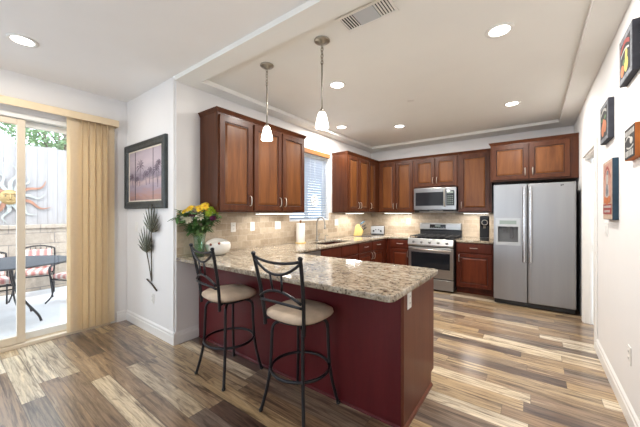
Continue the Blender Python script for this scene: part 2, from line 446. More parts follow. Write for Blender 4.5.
def dup(root, loc, rz, label=None, group=None):
    r = root.copy(); C.objects.link(r); r.location = loc; r.rotation_euler = (0, 0, rz)
    if label: r['label'] = label
    if group: r['group'] = group
    for ch in list(root.children):
        c = ch.copy(); C.objects.link(c); c.parent = r
        for g in list(ch.children):
            d = g.copy(); C.objects.link(d); d.parent = c
    return r

# ------------------------------------------------------------------ room dimensions
XP = -4.20      # patio-door wall
XL = -2.99      # kitchen left wall
XR = .506       # right wall
YW = 1.50       # painting wall
YB = 6.01       # kitchen back wall
ZS = 2.74; ZT = 2.787; ZD = 2.785
ZC = .905       # worktop top
CT = .04

# ------------------------------------------------------------------ setting
struct('floor', box(BM(), XP - .0, XR + .115, -3, YB + .15, -.1, 0), 'floor')
bm = BM(); box(bm, XP - .15, XR + .15, -3, YW, ZD, ZD + .15); box(bm, XP - .15, XL - .15, YW, YW + .15, ZD, ZD + .15)
struct('ceiling_dining', bm, 'ceil_d')
bm = BM()
TX0, TX1, TY0, TY1 = -2.80, .31, 1.69, 5.66
box(bm, XL - .15, XL, YW + .15, YB + .15, ZS, ZT + .15); box(bm, XL, TX0, YW, YB + .15, ZS, ZT + .15); box(bm, TX1, XR, YW, YB, ZS, ZT + .15)
box(bm, TX0, TX1, YW, TY0, ZS, ZT + .15); box(bm, TX0, TX1, TY1, YB, ZS, ZT + .15)
box(bm, TX0, TX1, TY0, TY1, ZT, ZT + .15)
struct('ceiling_kitchen', bm, 'ceil')
# patio wall with the sliding door opening
DY0, DY1, DZ = -.28, 1.36, 2.38
bm = BM(); box(bm, XP - .15, XP, DY1, YW + .15, 0, ZD); box(bm, XP - .15, XP, -3, DY0, 0, ZD); box(bm, XP - .15, XP, DY0, DY1, DZ, ZD)
struct('wall_patio', bm, 'wall')
# painting wall + left kitchen wall share the rounded outside corner
bm = BM(); box(bm, XP, XL, YW, YW + .15, 0, ZD)
bmesh.ops.bevel(bm, geom=[e for e in bm.edges if abs(e.verts[0].co.x - XL) < 1e-4 and abs(e.verts[1].co.x - XL) < 1e-4 and abs(e.verts[0].co.y - YW) < 1e-4 and abs(e.verts[1].co.y - YW) < 1e-4],
                offset=.02, segments=4, affect='EDGES')
struct('wall_dining', bm, 'wall')
WY0, WY1, WZ0, WZ1 = 3.26, 4.28, 1.235, 2.33
bm = BM()
box(bm, XL - .15, XL, YW + .15, WY0, 0, ZS); box(bm, XL - .15, XL, WY1, YB + .15, 0, ZS)
box(bm, XL - .15, XL, WY0, WY1, 0, WZ0); box(bm, XL - .15, XL, WY0, WY1, WZ1, ZS)
struct('wall_left', bm, 'wall')
struct('wall_back', box(BM(), XL, XR + .115, YB, YB + .15, 0, ZS), 'wall')
HY0, HY1, HZ = 3.99, 4.85, 2.05
bm = BM(); box(bm, XR, XR + .115, -3, HY0, 0, ZD); box(bm, XR, XR + .115, HY1, YB, 0, ZD); box(bm, XR, XR + .115, HY0, HY1, HZ, ZD)
struct('wall_right', bm, 'wall')
# unseen rear wall behind the camera; its opening is added to let sky light in
bm = BM(); box(bm, XP, XR, -3.15, -3, 0, 1.1); box(bm, XP, XR, -3.15, -3, 1.9, ZD)
for a, b_ in ((XP, -2.6), (-1.2, XR)): box(bm, a, b_, -3.15, -3, 1.1, 1.9)
struct('wall_rear', bm, 'wall')

# cased doorway to the hall in the right wall
d2 = sgroup('door_2')
bm = BM(); cw = .075
box(bm, XR - .018, XR, HY0 - cw, HY0, 0, HZ + cw); box(bm, XR - .018, XR, HY1, HY1 + cw, 0, HZ + cw); box(bm, XR - .018, XR, HY0, HY1, HZ, HZ + cw)
obj('door_casing', bm, 'trim', d2, .005)
bm = BM(); box(bm, XR - .004, XR + .115, HY0, HY0 + .018, 0, HZ); box(bm, XR - .004, XR + .115, HY1 - .018, HY1, 0, HZ); box(bm, XR - .004, XR + .115, HY0 + .018, HY1 - .018, HZ - .018, HZ)
box(bm, XR + .045, XR + .06, HY1 - .03, HY1 - .018, 0, HZ - .018); box(bm, XR + .045, XR + .06, HY0 + .018, HY1 - .03, HZ - .03, HZ - .018)
obj('door_jamb', bm, 'trim', d2)
bm = BM(); box(bm, XR + .075, XR + .11, HY0 + .021, HY1 - .033, .01, HZ - .033); obj('door_slab', bm, 'trim', d2, .003)
bm = BM(); box(bm, XR + .075, XR + .10, HY1 - .0195, HY1 - .0182, .90, .97); obj('strike_plate', bm, 'nickel', d2)

# baseboards
def base_prof(dirn):  # outline in (distance from wall, z)
    return [(0, 0), (.016, 0), (.016, .085), (.011, .095), (.011, .112), (.005, .122), (0, .13)]
bm = BM(); prism(bm, [(YW - p[0], p[1]) for p in base_prof(0)], 'x', XP + .002, XL + .0155); struct('baseboard_dining', bm, 'trim')
bm = BM(); prism(bm, [(XL + p[0], p[1]) for p in base_prof(0)], 'y', YW - .0155, 1.765); struct('baseboard_left', bm, 'trim')
bm = BM(); prism(bm, [(XR - p[0], p[1]) for p in base_prof(0)], 'y', -2.98, HY0 - .076); struct('baseboard_right', bm, 'trim')
bm = BM(); prism(bm, [(XP + p[0], p[1]) for p in base_prof(0)], 'y', DY1 + .02, YW - .018); struct('baseboard_patio', bm, 'trim')

# ------------------------------------------------------------------ sliding patio door (door_1)
d1 = sgroup('door_1')
bm = BM(); X0, X1 = XP - .12, XP + .012
box(bm, X0, X1, DY0, DY0 + .045, 0, DZ); box(bm, X0, X1, DY1 - .045, DY1, 0, DZ)
box(bm, X0, X1, DY0 + .045, DY1 - .045, DZ - .05, DZ); obj('door_frame', bm, 'vinylw', d1, .004)
bm = BM(); box(bm, X0, XP + .02, DY0 + .045, DY1 - .045, 0, .035); box(bm, XP - .06, XP - .05, DY0 + .045, DY1 - .045, .035, .05)
obj('sill_track', bm, 'vinyl', d1, .003)
def sash(y0, y1, x, sm):
    bm = BM(); t = .035
    for a in ((y0, y0 + .062), (y1 - .062, y1)): box(bm, x, x + t, *a, .04, DZ - .055)
    box(bm, x, x + t, y0 + .062, y1 - .062, .04, .115); box(bm, x, x + t, y0 + .062, y1 - .062, DZ - .115, DZ - .055)
    s = obj('door_sash', bm, sm, d1, .004)
    bm = BM(); box(bm, x + .014, x + .020, y0 + .062, y1 - .062, .115, DZ - .115); obj('glass_pane', bm, 'glass', s)
    return s
sash(DY0 + .046, .580, XP - .045, 'vinyl')
sash(.522, DY1 - .046, XP - .10, 'vinylw')

# vertical blind stacked at the right of the door
vb = thing('vertical_blind', 'tan vertical blind drawn to the right of the patio door under a flat valance', 'blind', (XP, 1.15, 2.4))
bm = BM(); box(bm, .10, .115, -1.50, .225, .018, .095); box(bm, .003, .10, .21, .225, .018, .095); box(bm, .003, .10, -1.5, .21, .085, .095)
obj('valance', bm, 'tan', vb, .003)
bm = BM(); box(bm, .03, .075, -1.45, .205, .05, .084); obj('head_rail', bm, 'vinylw', vb)
nv = 13
for i in range(nv):
    yy = -.215 + .37 * (i / (nv - 1))
    ang = R((6, 8, 10, 70, 14, 66, 12, 70, 16, 68, 12, 66, 14)[i])
    bm = BM(); pts = []
    for k in range(7):
        s = (k / 6 - .5) * .089
        pts.append((s, .006 * (1 - (k / 3 - 1) ** 2)))
    outl = [(p[0], p[1]) for p in pts] + [(p[0], p[1] - .0012) for p in reversed(pts)]
    ca, sa = math.cos(ang), math.sin(ang)
    prism(bm, [(.055 + (-p[0] * sa + p[1] * ca), yy + p[0] * ca + p[1] * sa) for p in outl], 'z', -2.36, .055)
    obj('vane', bm, 'vane', vb)

# ------------------------------------------------------------------ outside
PZ = -.06
bm = BM(); box(bm, -9.5, XP - .15, -6, 12, PZ - .1, PZ); struct('patio', bm, 'patio')
bm = BM(); box(bm, -40, -7.55, -30, 40, .2, .3); struct('ground', bm, 'stone')
bm = BM(); box(bm, -7.55, -7.32, -4, 9, PZ, 1.08); box(bm, -7.58, -7.29, -4, 9, 1.08, 1.15)
tag(obj('garden_wall', bm, 'block', bevel=.01), 'low tan block garden wall below the wooden fence', 'wall')
fn = thing('board_fence', 'tall weathered board fence standing above the low block wall outside', 'fence', (-7.42, 0, 1.155))
y = -2.2
while y < 5.0:
    h = 1.44 + random.uniform(-.015, .015)
    bm = BM(); box(bm, random.uniform(-.004, .004), .022, y, y + .138, 0, h)
    obj('fence_board', bm, 'fencewood', fn)
    y += .1405
bm = BM(); box(bm, -.05, -.008, -2.2, 5, .3, .39); box(bm, -.05, -.008, -2.2, 5, 1.1, 1.19); obj('fence_rail', bm, 'fencewood', fn)

# sun ornament
sx, sy, sz = -7.375, .82, 1.64
so = thing('sun_ornament', 'large metal sun face ornament with wavy rays hanging on the fence', 'ornament', (sx, sy, sz))
bm = BM(); lathe(bm, [(0, .07), (.05, .066), (.095, .048), (.125, .02), (.132, 0), (.125, -.01), (0, -.012)], seg=32, mtx=Matrix.Rotation(R(90), 4, 'Y'))
# nose, brows, lips
for p in (((.062, 0, .05), (.088, 0, -.02), (.066, 0, -.035)), ((.05, -.085, .05), (.064, -.05, .065), (.066, -.015, .05)), ((.05, .085, .05), (.064, .05, .065), (.066, .015, .05)),
          ((.05, -.05, -.075), (.06, 0, -.088), (.05, .05, -.075))):
    tube(bm, p, .012, 8, smooth=4)
obj('face', bm, 'gold', so)
bm = BM()
for s in (-1, 1): lathe(bm, [(0, .012), (.012, .008), (.016, 0), (0, -.004)], (0, 0, 0), 12, mtx=Matrix.Translation((.056, s * .052, .02)) @ Matrix.Rotation(R(90), 4, 'Y'))
obj('eyes', bm, 'black', so)
for i in range(14):
    a = 2 * PI * i / 14 + .1; L = .57 if i % 2 else .46
    bm = BM(); n = 14; va = []; vb_ = []
    for k in range(n + 1):
        s = k / n; r = .125 + (L - .125) * s; wv = .045 * math.sin(s * 2 * PI * 1.1) * (s + .3)
        wd = .030 * (1 - s) ** .7 + .002
        for lst, sg in ((va, 1), (vb_, -1)):
            u_, v_ = r, wv + sg * wd
            lst.append((u_ * math.cos(a) - v_ * math.sin(a), u_ * math.sin(a) + v_ * math.cos(a)))
    prism(bm, va + vb_[::-1], 'x', -.006, .006)
    obj('ray', bm, 'copper' if i % 4 == 1 else 'verdigris', so)

# patio table
pt = thing('patio_table', 'round dark metal patio table between the striped chairs', 'table', (-5.5, .55, PZ))
bm = BM(); lathe(bm, [(0, .76), (.63, .76), (.655, .765), (.665, .775), (.655, .785), (.63, .785), (0, .78)], seg=48); obj('tabletop', bm, 'tablemesh', pt)
for k in range(4):
    a = PI / 4 + k * PI / 2; c_, s_ = math.cos(a), math.sin(a)
    bm = BM(); tube(bm, [(.10 * c_, .10 * s_, .758), (.12 * c_, .12 * s_, .55), (.22 * c_, .22 * s_, .32), (.40 * c_, .40 * s_, .10), (.44 * c_, .44 * s_, .012)], .014, 8, smooth=5)
    obj('leg', bm, 'iron', pt)
bm = BM(); tube(bm, [(.16 * math.cos(2 * PI * k / 24), .16 * math.sin(2 * PI * k / 24), .45) for k in range(24)], .010, 6, True); obj('brace_ring', bm, 'iron', pt)

def cushion(bm, x0, x1, y0, y1, z0, z1, r=.03):
    box(bm, x0, x1, y0, y1, z0, z1)
def patio_chair(loc, rz, label):
    # local: faces -y
    t = thing('patio_chair', label, 'chair', loc, rz, 'striped patio chairs'); t.scale = (.86, .86, .92)
    bm = BM()
    tube(bm, [(-.25, .24, .0), (-.25, .22, .36), (-.26, .26, .62), (-.25, .31, .86)], .013, 8, smooth=5); tube(bm, [(.25, .24, .0), (.25, .22, .36), (.26, .26, .62), (.25, .31, .86)], .013, 8, smooth=5)
    tube(bm, [(-.25, .31, .86), (-.12, .325, .90), (0, .33, .91), (.12, .325, .90), (.25, .31, .86)], .013, 8, smooth=4)
    for k in range(6):
        xx = -.2 + .08 * k; tube(bm, [(xx, .235, .42), (xx, .27, .7), (xx, .322, .885)], .006, 6)
    obj('back_frame', bm, 'iron', t)
    bm = BM(); tube(bm, [(-.25, .23, .40), (-.25, -.24, .40), (.25, -.24, .40), (.25, .23, .40)], .013, 8, True); obj('seat_frame', bm, 'iron', t)
    for s in (-1, 1):
        bm = BM(); tube(bm, [(s * .25, -.24, .40), (s * .26, -.20, .25), (s * .28, -.22, .1), (s * .30, -.31, .008)], .013, 8, smooth=5); obj('front_leg', bm, 'iron', t)
        bm = BM(); tube(bm, [(s * .26, .265, .64), (s * .30, .05, .66), (s * .30, -.20, .63), (s * .27, -.27, .56), (s * .25, -.24, .41)], .012, 8, smooth=5); obj('armrest', bm, 'iron', t)
    bm = BM(); box(bm, -.24, .24, -.24, .20, .415, .50); obj('seat_cushion', bm, 'stripe', t, .035, 4)
    bm = BM(); box(bm, -.22, .22, .0, .09, 0, .36)
    o = obj('back_cushion', bm, 'stripe', t, .035, 4); o.location = (0, .135, .505); o.rotation_euler = (R(-13), 0, 0)
    return t
pc = patio_chair((-6.86, 1.06, PZ), R(72), 'black iron patio chair with red striped cushions behind the table by the block wall')
dup(pc, (-6.04, 1.42, PZ), R(29), 'black iron patio chair with striped cushion nearest the tan vertical blind')
dup(pc, (-6.40, .50, PZ), R(93), 'black iron patio chair partly cut off by the left edge of the photo')

# trees behind the fence
def tree(loc, n, rad, zc, leafm, label, seed):
    rg = random.Random(seed)
    t = thing('tree', label, 'tree', loc, 0, 'trees beyond the fence')
    bm = BM(); tube(bm, [(0, 0, 0), (.05, .03, zc * .5), (0, .1, zc)], [.09, .07, .05], 8, smooth=4)
    for k in range(7):
        a = rg.uniform(0, 6.3); tube(bm, [(0, .05, zc * .6 + k * .12), (.5 * rad * math.cos(a), .5 * rad * math.sin(a), zc + .1 * k), (.95 * rad * math.cos(a), .95 * rad * math.sin(a), zc + .3 + .2 * k)], .022, 5)
    obj('trunk', bm, 'bark', t)
    bm = BM()
    for k in range(n):
        th = rg.uniform(0, 2 * PI); ph = math.acos(rg.uniform(-1, 1)); r = rad * rg.uniform(.35, 1) ** .5
        c = Vector((r * math.sin(ph) * math.cos(th), r * math.sin(ph) * math.sin(th), zc + .25 + r * .75 * math.cos(ph)))
        d = Vector((rg.uniform(-1, 1), rg.uniform(-1, 1), rg.uniform(-1, .6))).normalized(); e = d.orthogonal().normalized()
        L = rg.uniform(.07, .13); W = L * .35
        bm.faces.new([bm.verts.new(c), bm.verts.new(c + d * L * .5 + e * W), bm.verts.new(c + d * L), bm.verts.new(c + d * L * .5 - e * W)])
    obj('crown', bm, leafm, t, recalc=False)
    return t
tree((-9.3, 1.9, .3), 2600, 1.1, 3.0, 'treeleaf', 'leafy green tree crown showing above the fence right of the sun ornament', 1)
tree((-9.7, -.7, .3), 2600, 1.2, 3.1, 'treeleaf2', 'pale green tree above the fence seen through the left door panel', 2)
tree((-11.9, 4.2, .3), 2600, 1.6, 3.4, 'treeleaf', 'farther green tree above the fence beside the vertical blind', 3)

# ------------------------------------------------------------------ kitchen window with blind
win = sgroup('window_1')
bm = BM(); x0, x1 = XL - .13, XL - .07
for a in ((WY0, WY0 + .05), (WY1 - .05, WY1)): box(bm, x0, x1, *a, WZ0, WZ1)
box(bm, x0, x1, WY0 + .05, WY1 - .05, WZ0, WZ0 + .05); box(bm, x0, x1, WY0 + .05, WY1 - .05, WZ1 - .05, WZ1)
box(bm, x0, x1, (WY0 + WY1) / 2 - .02, (WY0 + WY1) / 2 + .02, WZ0 + .05, WZ1 - .05)
obj('window_frame', bm, 'vinylw', win, .004)
for a in ((WY0 + .05, (WY0 + WY1) / 2 - .02), ((WY0 + WY1) / 2 + .02, WY1 - .05)):
    bm = BM(); box(bm, x0 + .025, x0 + .031, *a, WZ0 + .05, WZ1 - .05); obj('glass_pane', bm, 'glass', win)
bm = BM(); box(bm, XL - .07, XL + .012, WY0, WY1, WZ0 - .0, WZ0 + .012); obj('window_sill', bm, 'trim', win, .003)
wb = thing('window_blind', 'white slatted blind with a honey wood valance over the kitchen sink', 'blind', (XL, 3.77, WZ0))
bm = BM(); box(bm, .002, .050, -.545, .505, 1.105, 1.180); obj('valance', bm, 'honey', wb, .006)
for i in range(24):
    z = .045 + i * .043
    bm = BM(); a = R(40); hw = .025
    prism(bm, [(-.036 - hw * math.cos(a), z - hw * math.sin(a)), (-.036 + hw * math.cos(a), z + hw * math.sin(a)), (-.036 + hw * math.cos(a), z + hw * math.sin(a) + .003), (-.036 - hw * math.cos(a), z - hw * math.sin(a) + .003)], 'y', -.495, .495)
    obj('slat', bm, 'slat', wb)
bm = BM(); box(bm, -.058, -.012, -.495, .495, .0135, .032); obj('bottom_rail', bm, 'slat', wb, .003)
bm = BM()
for yy in (-.36, 0, .36): tube(bm, [(-.010, yy, .03), (-.010, yy, 1.08)], .0016, 5)
obj('cord', bm, 'white', wb)
# ornament in front of the blind
orn = thing('window_ornament', 'round white filigree ornament hanging in front of the window blind', 'ornament', (XL + .012, 3.86, 1.57))
bm = BM(); tube(bm, [(0, .088 * math.cos(2 * PI * k / 24), .088 * math.sin(2 * PI * k / 24)) for k in range(24)], .012, 6, True)
tube(bm, [(0, .03 * math.cos(2 * PI * k / 16), .03 * math.sin(2 * PI * k / 16)) for k in range(16)], .016, 6, True)
for k in range(8):
    a = k * PI / 4; tube(bm, [(0, .03 * math.cos(a), .03 * math.sin(a)), (0, .088 * math.cos(a), .088 * math.sin(a))], .010, 5)
obj('disc', bm, 'white', orn)
bm = BM(); tube(bm, [(0, 0, .08), (.012, 0, .72)], .0015, 5); obj('string', bm, 'white', orn)

# ------------------------------------------------------------------ backsplashes
bm = BM(); box(bm, XL + .0005, XL + .01, YW + .022, WY0 - .02, ZC, 1.37); box(bm, XL + .0005, XL + .01, WY0 - .02, WY1 + .02, ZC, WZ0 - .002); box(bm, XL + .0005, XL + .01, WY1 + .02, YB - .0005, ZC, 1.37)
tag(obj('tile_backsplash', bm, 'tile_y'), 'travertine brick tile backsplash on the wall behind the sink and flower vase', 'backsplash')
bm = BM(); box(bm, XL + .0102, -.56, YB - .01, YB - .0005, ZC, 1.37)
tag(obj('tile_backsplash', bm, 'tile_x'), 'travertine tile backsplash on the back wall behind the range', 'backsplash')

# ------------------------------------------------------------------ cabinet parts
def door_bm(x0, x1, z0, z1, t=.02, fr=.058):
    bm = BM(); w_, h_ = x1 - x0, z1 - z0
    fr = min(fr, w_ * .28, h_ * .30)
    steps = [(0, 0), (0, t - .004), (.004, t), (fr, t), (fr + .006, t - .011), (fr + .013, t - .011)]
    if min(w_, h_) - 2 * fr > .09: steps += [(fr + .036, t - .002)]
    rings = []
    for ins, d in steps:
        rings.append([bm.verts.new(p) for p in ((x0 + ins, -d, z0 + ins), (x1 - ins, -d, z0 + ins), (x1 - ins, -d, z1 - ins), (x0 + ins, -d, z1 - ins))])
    bm.faces.new(rings[0][::-1])
    for j, (A, B) in enumerate(zip(rings[:-1], rings[1:])):
        for k in range(4):
            f = bm.faces.new((A[k], A[(k + 1) % 4], B[(k + 1) % 4], B[k])); f.material_index = 0 if j < 4 else (2 if j == 4 else 1)
    f = bm.faces.new(rings[-1]); f.material_index = 1; return bm
def two_tone(o, m):
    o.data.materials.append(M[m + '_panel']); o.data.materials.append(M['groove']); return o
def slab_bm(x0, x1, z0, z1, t=.02):
    bm = BM(); rings = []
    for ins, d in ((0, 0), (0, t - .006), (.008, t), (.03, t)):
        rings.append([bm.verts.new(p) for p in ((x0 + ins, -d, z0 + ins), (x1 - ins, -d, z0 + ins), (x1 - ins, -d, z1 - ins), (x0 + ins, -d, z1 - ins))])
    bm.faces.new(rings[0][::-1])
    for A, B in zip(rings[:-1], rings[1:]):
        for k in range(4): bm.faces.new((A[k], A[(k + 1) % 4], B[(k + 1) % 4], B[k]))
    bm.faces.new(rings[-1]); return bm
def pull_bm(x, z, L=.115, vert=True, y=-.02):
    bm = BM(); d = .030
    pts = [(0, y, -L / 2), (0, y - d * .7, -L / 2 + .006), (0, y - d, -L / 4), (0, y - d * 1.06, 0), (0, y - d, L / 4), (0, y - d * .7, L / 2 - .006), (0, y, L / 2)]
    if vert: pts = [(x, p[1], z + p[2]) for p in pts]
    else: pts = [(x + p[2], p[1], z) for p in pts]
    tube(bm, pts, .0055, 8, smooth=4)
    return bm
def upper(name, label, loc, rz, w_, depth, z0, z1, doors, crown=(True, True), wood='cherry', fillers=(), side='cherry', body_x=None, group='cherry wall cabinets'):
    """local x along the face, y into the wall; doors = [(x0,x1,pull_x or None)]"""
    t = thing(name, label, 'cabinet', loc, rz, group)
    bm = BM(); b0, b1 = body_x or (0, w_)
    box(bm, b0, b1, 0, depth, z0, z1); obj('body', bm, side, t)
    for (a, b_, px) in doors:
        d = two_tone(obj('door', door_bm(a, b_, z0 + .02, z1 - .025), wood, t), wood)
        if px is not None: obj('handle', pull_bm(px, z0 + .13), 'nickel', d)
    cl, cr = crown
    prof = [(0, 0), (-.006, .004), (-.010, .016), (-.022, .034), (-.026, .044), (0, .044)]
    bm = BM(); ext = .038
    xa = b0 - (ext if cl else 0); xb = b1 + (ext if cr else 0)
    # mitred crown: front run, then returns
    def ring(p): # p = (out, up)
        o_ = -p[0]
        pts = [(b0 - (o_ if cl else 0), -o_), (b1 + (o_ if cr else 0), -o_)]
        return pts, z1 + p[1]
    A = []
    for p in prof:
        pts, z = ring(p); q = []
        if cl: q.append((pts[0][0], depth))
        q += pts
        if cr: q.append((pts[1][0], depth))
        A.append([bm.verts.new((u[0], u[1], z)) for u in q])
    for P, Q in zip(A[:-1], A[1:]):
        for k in range(len(P) - 1): bm.faces.new((P[k], P[k + 1], Q[k + 1], Q[k]))
    P, Q = A[-1], A[0]
    for k in range(len(P) - 1):
        try: bm.faces.new((P[k], P[k + 1], Q[k + 1], Q[k]))
        except ValueError: pass
    obj('crown_moulding', bm, wood, t)
    return t
R90 = R(90)
UF = XL + .33    # face X of the left wall cabinets
upper('wall_cabinet', 'single door cherry wall cabinet above the flower vase', (UF, 1.785, 0), R90, .470, .328, 1.375, 2.43, [(.016, .450, .418)], (True, False))
upper('wall_cabinet', 'double door cherry wall cabinet left of the kitchen window', (UF, 2.256, 0), R90, .954, .328, 1.375, 2.43, [(.012, .470, .432), (.486, .932, .524)], (False, True))
upper('wall_cabinet', 'cherry wall cabinet right of the kitchen window above the knife block', (UF, 4.405, 0), R90, 1.24, .328, 1.375, 2.42, [(.022, .395, .360), (.405, .80, .44), (.822, 1.10, .860)], (True, False), body_x=(0, 1.600))
BY = YB - .33    # face Y of the back wall cabinets
upper('wall_cabinet', 'double door cherry wall cabinet between the corner and the microwave', (-2.655, BY, 0), 0, .755, .328, 1.375, 2.42, [(.030, .375, .345), (.385, .735, .415)], (False, False))
upper('wall_cabinet', 'short double door cherry cabinet directly above the microwave', (-1.898, BY, 0), 0, .800, .328, 1.85, 2.42, [(.018, .395, .365), (.405, .782, .435)], (False, False))
upper('wall_cabinet', 'wide single door cherry wall cabinet between microwave and refrigerator', (-1.096, BY, 0), 0, .52, .328, 1.375, 2.42, [(.028, .495, .058)], (False, False))
FY = 5.36
fc = upper('wall_cabinet', 'deep cherry cabinet with two doors above the refrigerator', (-.560, FY, 0), 0, 1.062, .645, 1.86, 2.435, [(.022, .495, .455), (.507, .972, .547)], (True, False))

# ------------------------------------------------------------------ base cabinets
BF = XL + .64     # left run cabinet face
KF = YB - .63     # back run face
def base(name, label, loc, rz, w_, depth, fronts, kick=.10, top=ZC - CT, mats='cherry_low', hollow=False, grp='cherry base cabinets'):
    t = thing(name, label, 'cabinet', loc, rz, grp)
    bm = BM()
    if hollow:
        box(bm, 0, w_, 0, .02, kick, top - .002); box(bm, 0, w_, depth - .02, depth, kick, top - .002); box(bm, 0, .02, .02, depth - .02, kick, top - .002); box(bm, w_ - .02, w_, .02, depth - .02, kick, top - .002); box(bm, .02, w_ - .02, .02, depth - .02, kick, kick + .02)
    else: box(bm, 0, w_, 0, depth, kick, top - .002)
    box(bm, 0.0, w_, .06, depth, 0, kick); obj('body', bm, mats, t)
    for f in fronts:
        kind, a, b_, z0, z1, pull = f
        o = obj({'d': 'door', 'w': 'drawer', 'p': 'panel'}[kind], (door_bm(a, b_, z0, z1) if kind == 'd' else slab_bm(a, b_, z0, z1)), mats, t)
        if kind == 'd': two_tone(o, mats)
        if pull: obj('handle', pull_bm(pull[0], pull[1], .115, kind == 'd'), 'nickel', o)
    return t
ZDR = .685
# left run: dishwasher, sink base, drawer base
dw = thing('dishwasher', 'stainless dishwasher under the worktop left of the sink', 'dishwasher', (BF, 2.56, 0), R90)
bm = BM(); box(bm, 0, .60, 0, .6, .09, ZC - CT - .004); obj('body', bm, 'steel', dw)
bm = BM(); box(bm, .008, .592, -.025, -.001, .11, .74); obj('door', bm, 'steel_h', dw, .006)
bm = BM(); box(bm, .008, .592, -.025, -.001, .747, ZC - CT - .008); obj('control_panel', bm, 'steel_h', dw, .004)
bm = BM(); tube(bm, [(.07, -.026, .70), (.07, -.06, .70), (.53, -.06, .70), (.53, -.026, .70)], .009, 8); obj('handle', bm, 'nickel', dw)
zt = ZC - CT - .015
base('base_cabinet', 'cherry sink base cabinet under the stainless sink', (BF, 3.165, 0), R90, 1.05, .63,
     [('p', .015, .52, ZDR + .01, zt, None), ('p', .53, 1.035, ZDR + .01, zt, None), ('d', .015, .52, .12, ZDR - .005, (.48, .60)), ('d', .53, 1.035, .12, ZDR - .005, (.57, .60))], hollow=True)
base('base_cabinet', 'cherry cabinet with two small drawers under the knife block', (BF, 4.22, 0), R90, 1.155, .63,
     [('w', .015, .50, ZDR + .01, zt, (.257, .78)), ('w', .51, 1.00, ZDR + .01, zt, (.755, .78)), ('d', .015, .50, .12, ZDR - .005, (.46, .60)), ('d', .51, 1.00, .12, ZDR - .005, (.55, .60))])
base('base_cabinet', 'narrow cherry cabinet with drawer and door left of the range', (-2.345, KF, 0), 0, .485, .62,
     [('w', .085, .475, ZDR + .01, zt, (.28, .78)), ('d', .085, .475, .12, ZDR - .005, (.435, .59))])
base('base_cabinet', 'cherry cabinet with drawer and raised panel door between range and refrigerator', (-1.075, KF, 0), 0, .555, .62,
     [('w', .015, .535, ZDR + .01, zt, (.275, .78)), ('d', .015, .535, .12, ZDR - .005, (.055, .60))])
# peninsula
PX = -.656; PY0 = 1.77; PY1 = 2.44
pen = thing('peninsula_cabinet', 'burgundy panelled peninsula cabinet carrying the overhanging granite', 'cabinet', (0, 0, 0))
bm = BM(); box(bm, BF - .01, PX - .02, PY0 + .02, PY1, .10, ZC - CT - .002); box(bm, XL + .02, BF - .01, PY0 + .02, PY1 + .05, 0, ZC - CT - .002); box(bm, BF - .01, PX - .02, PY0 + .02, PY1 - .07, 0, .10)
obj('body', bm, 'cherry_low', pen)
bm = BM(); box(bm, XL + .003, PX - .02, PY0, PY0 + .019, 0, ZC - CT - .002); obj('back_panel', bm, 'burgundy', pen, .002)
bm = BM(); prism(bm, [(PY0, 0), (PY1 - .07, 0), (PY1 - .07, .10), (PY1, .10), (PY1, ZC - CT - .002), (PY0, ZC - CT - .002)], 'x', PX - .0195, PX); obj('end_panel', bm, 'endpanel', pen, .002)
bm = BM(); prism(bm, [(PX, 0), (PX + .014, 0), (PX + .012, .012), (PX + .004, .022), (PX, .024)], 'y', PY0 - .012, PY1 - .07); obj('shoe_moulding', bm, 'endpanel', pen)
bm = BM(); prism(bm, [(PY0, 0), (PY0 - .012, 0), (PY0 - .010, .010), (PY0 - .004, .017), (PY0, .018)], 'x', XL + .02, PX + .0); obj('shoe_moulding', bm, 'burgundy', pen)
for k, (a, b_) in enumerate(((-2.28, -1.75), (-1.74, -1.21), (-1.20, -.71))):
    bm = door_bm(a, b_, .12, zt); bmesh.ops.rotate(bm, verts=bm.verts, cent=((a + b_) / 2, 0, 0), matrix=Matrix.Rotation(PI, 3, 'Z')); bmesh.ops.translate(bm, verts=bm.verts, vec=(0, PY1 + .0005, 0))
    two_tone(obj('door', bm, 'cherry_low', pen), 'cherry_low')

# ------------------------------------------------------------------ worktops
PEN_X = -.626; PEN_Y0 = 1.516; PEN_Y1 = 2.50; CF = XL + .67; CB = YB - .66
SK = (-2.80, -2.42, 3.42, 4.20)     # sink cut-out
def slab_curve(name, loops, m, z, th, bev=.009):
    cu = bpy.data.curves.new(name, 'CURVE'); cu.dimensions = '2D'; cu.fill_mode = 'BOTH'
    cu.extrude = th / 2 - bev; cu.bevel_depth = bev; cu.bevel_resolution = 3; cu.offset = -bev
    for lp in loops:
        sp = cu.splines.new('POLY'); sp.points.add(len(lp) - 1); sp.use_cyclic_u = True
        for p, q in zip(sp.points, lp): p.co = (q[0], q[1], 0, 1)
    t_ = bpy.data.objects.new('tmp', cu); C.objects.link(t_)
    dg = bpy.context.evaluated_depsgraph_get(); dg.update()
    me = bpy.data.meshes.new_from_object(t_.evaluated_get(dg), depsgraph=dg)
    bpy.data.objects.remove(t_); bpy.data.curves.remove(cu)
    me.name = name; me.transform(Matrix.Translation((0, 0, z - th / 2)))
    me.materials.clear(); me.materials.append(M[m])
    o = bpy.data.objects.new(name, me); C.objects.link(o); return o
def arcp(cx, cy, r_, a0, a1, n=8):
    return [(cx + r_ * math.cos(R(a0 + (a1 - a0) * k / n)), cy + r_ * math.sin(R(a0 + (a1 - a0) * k / n))) for k in range(n + 1)]
rr_ = .05
outer = [(XL + .0105, PEN_Y0)] + arcp(PEN_X - rr_, PEN_Y0 + rr_, rr_, -90, 0) + arcp(PEN_X - rr_, PEN_Y1 - rr_, rr_, 0, 90) + [(CF, PEN_Y1), (CF, CB), (-1.862, CB), (-1.862, YB - .0105), (XL + .0105, YB - .0105)]
hole = [(SK[0], SK[2]), (SK[0], SK[3]), (SK[1], SK[3]), (SK[1], SK[2])]
wt = slab_curve('granite_worktop', [outer, hole], 'granite', ZC, CT)
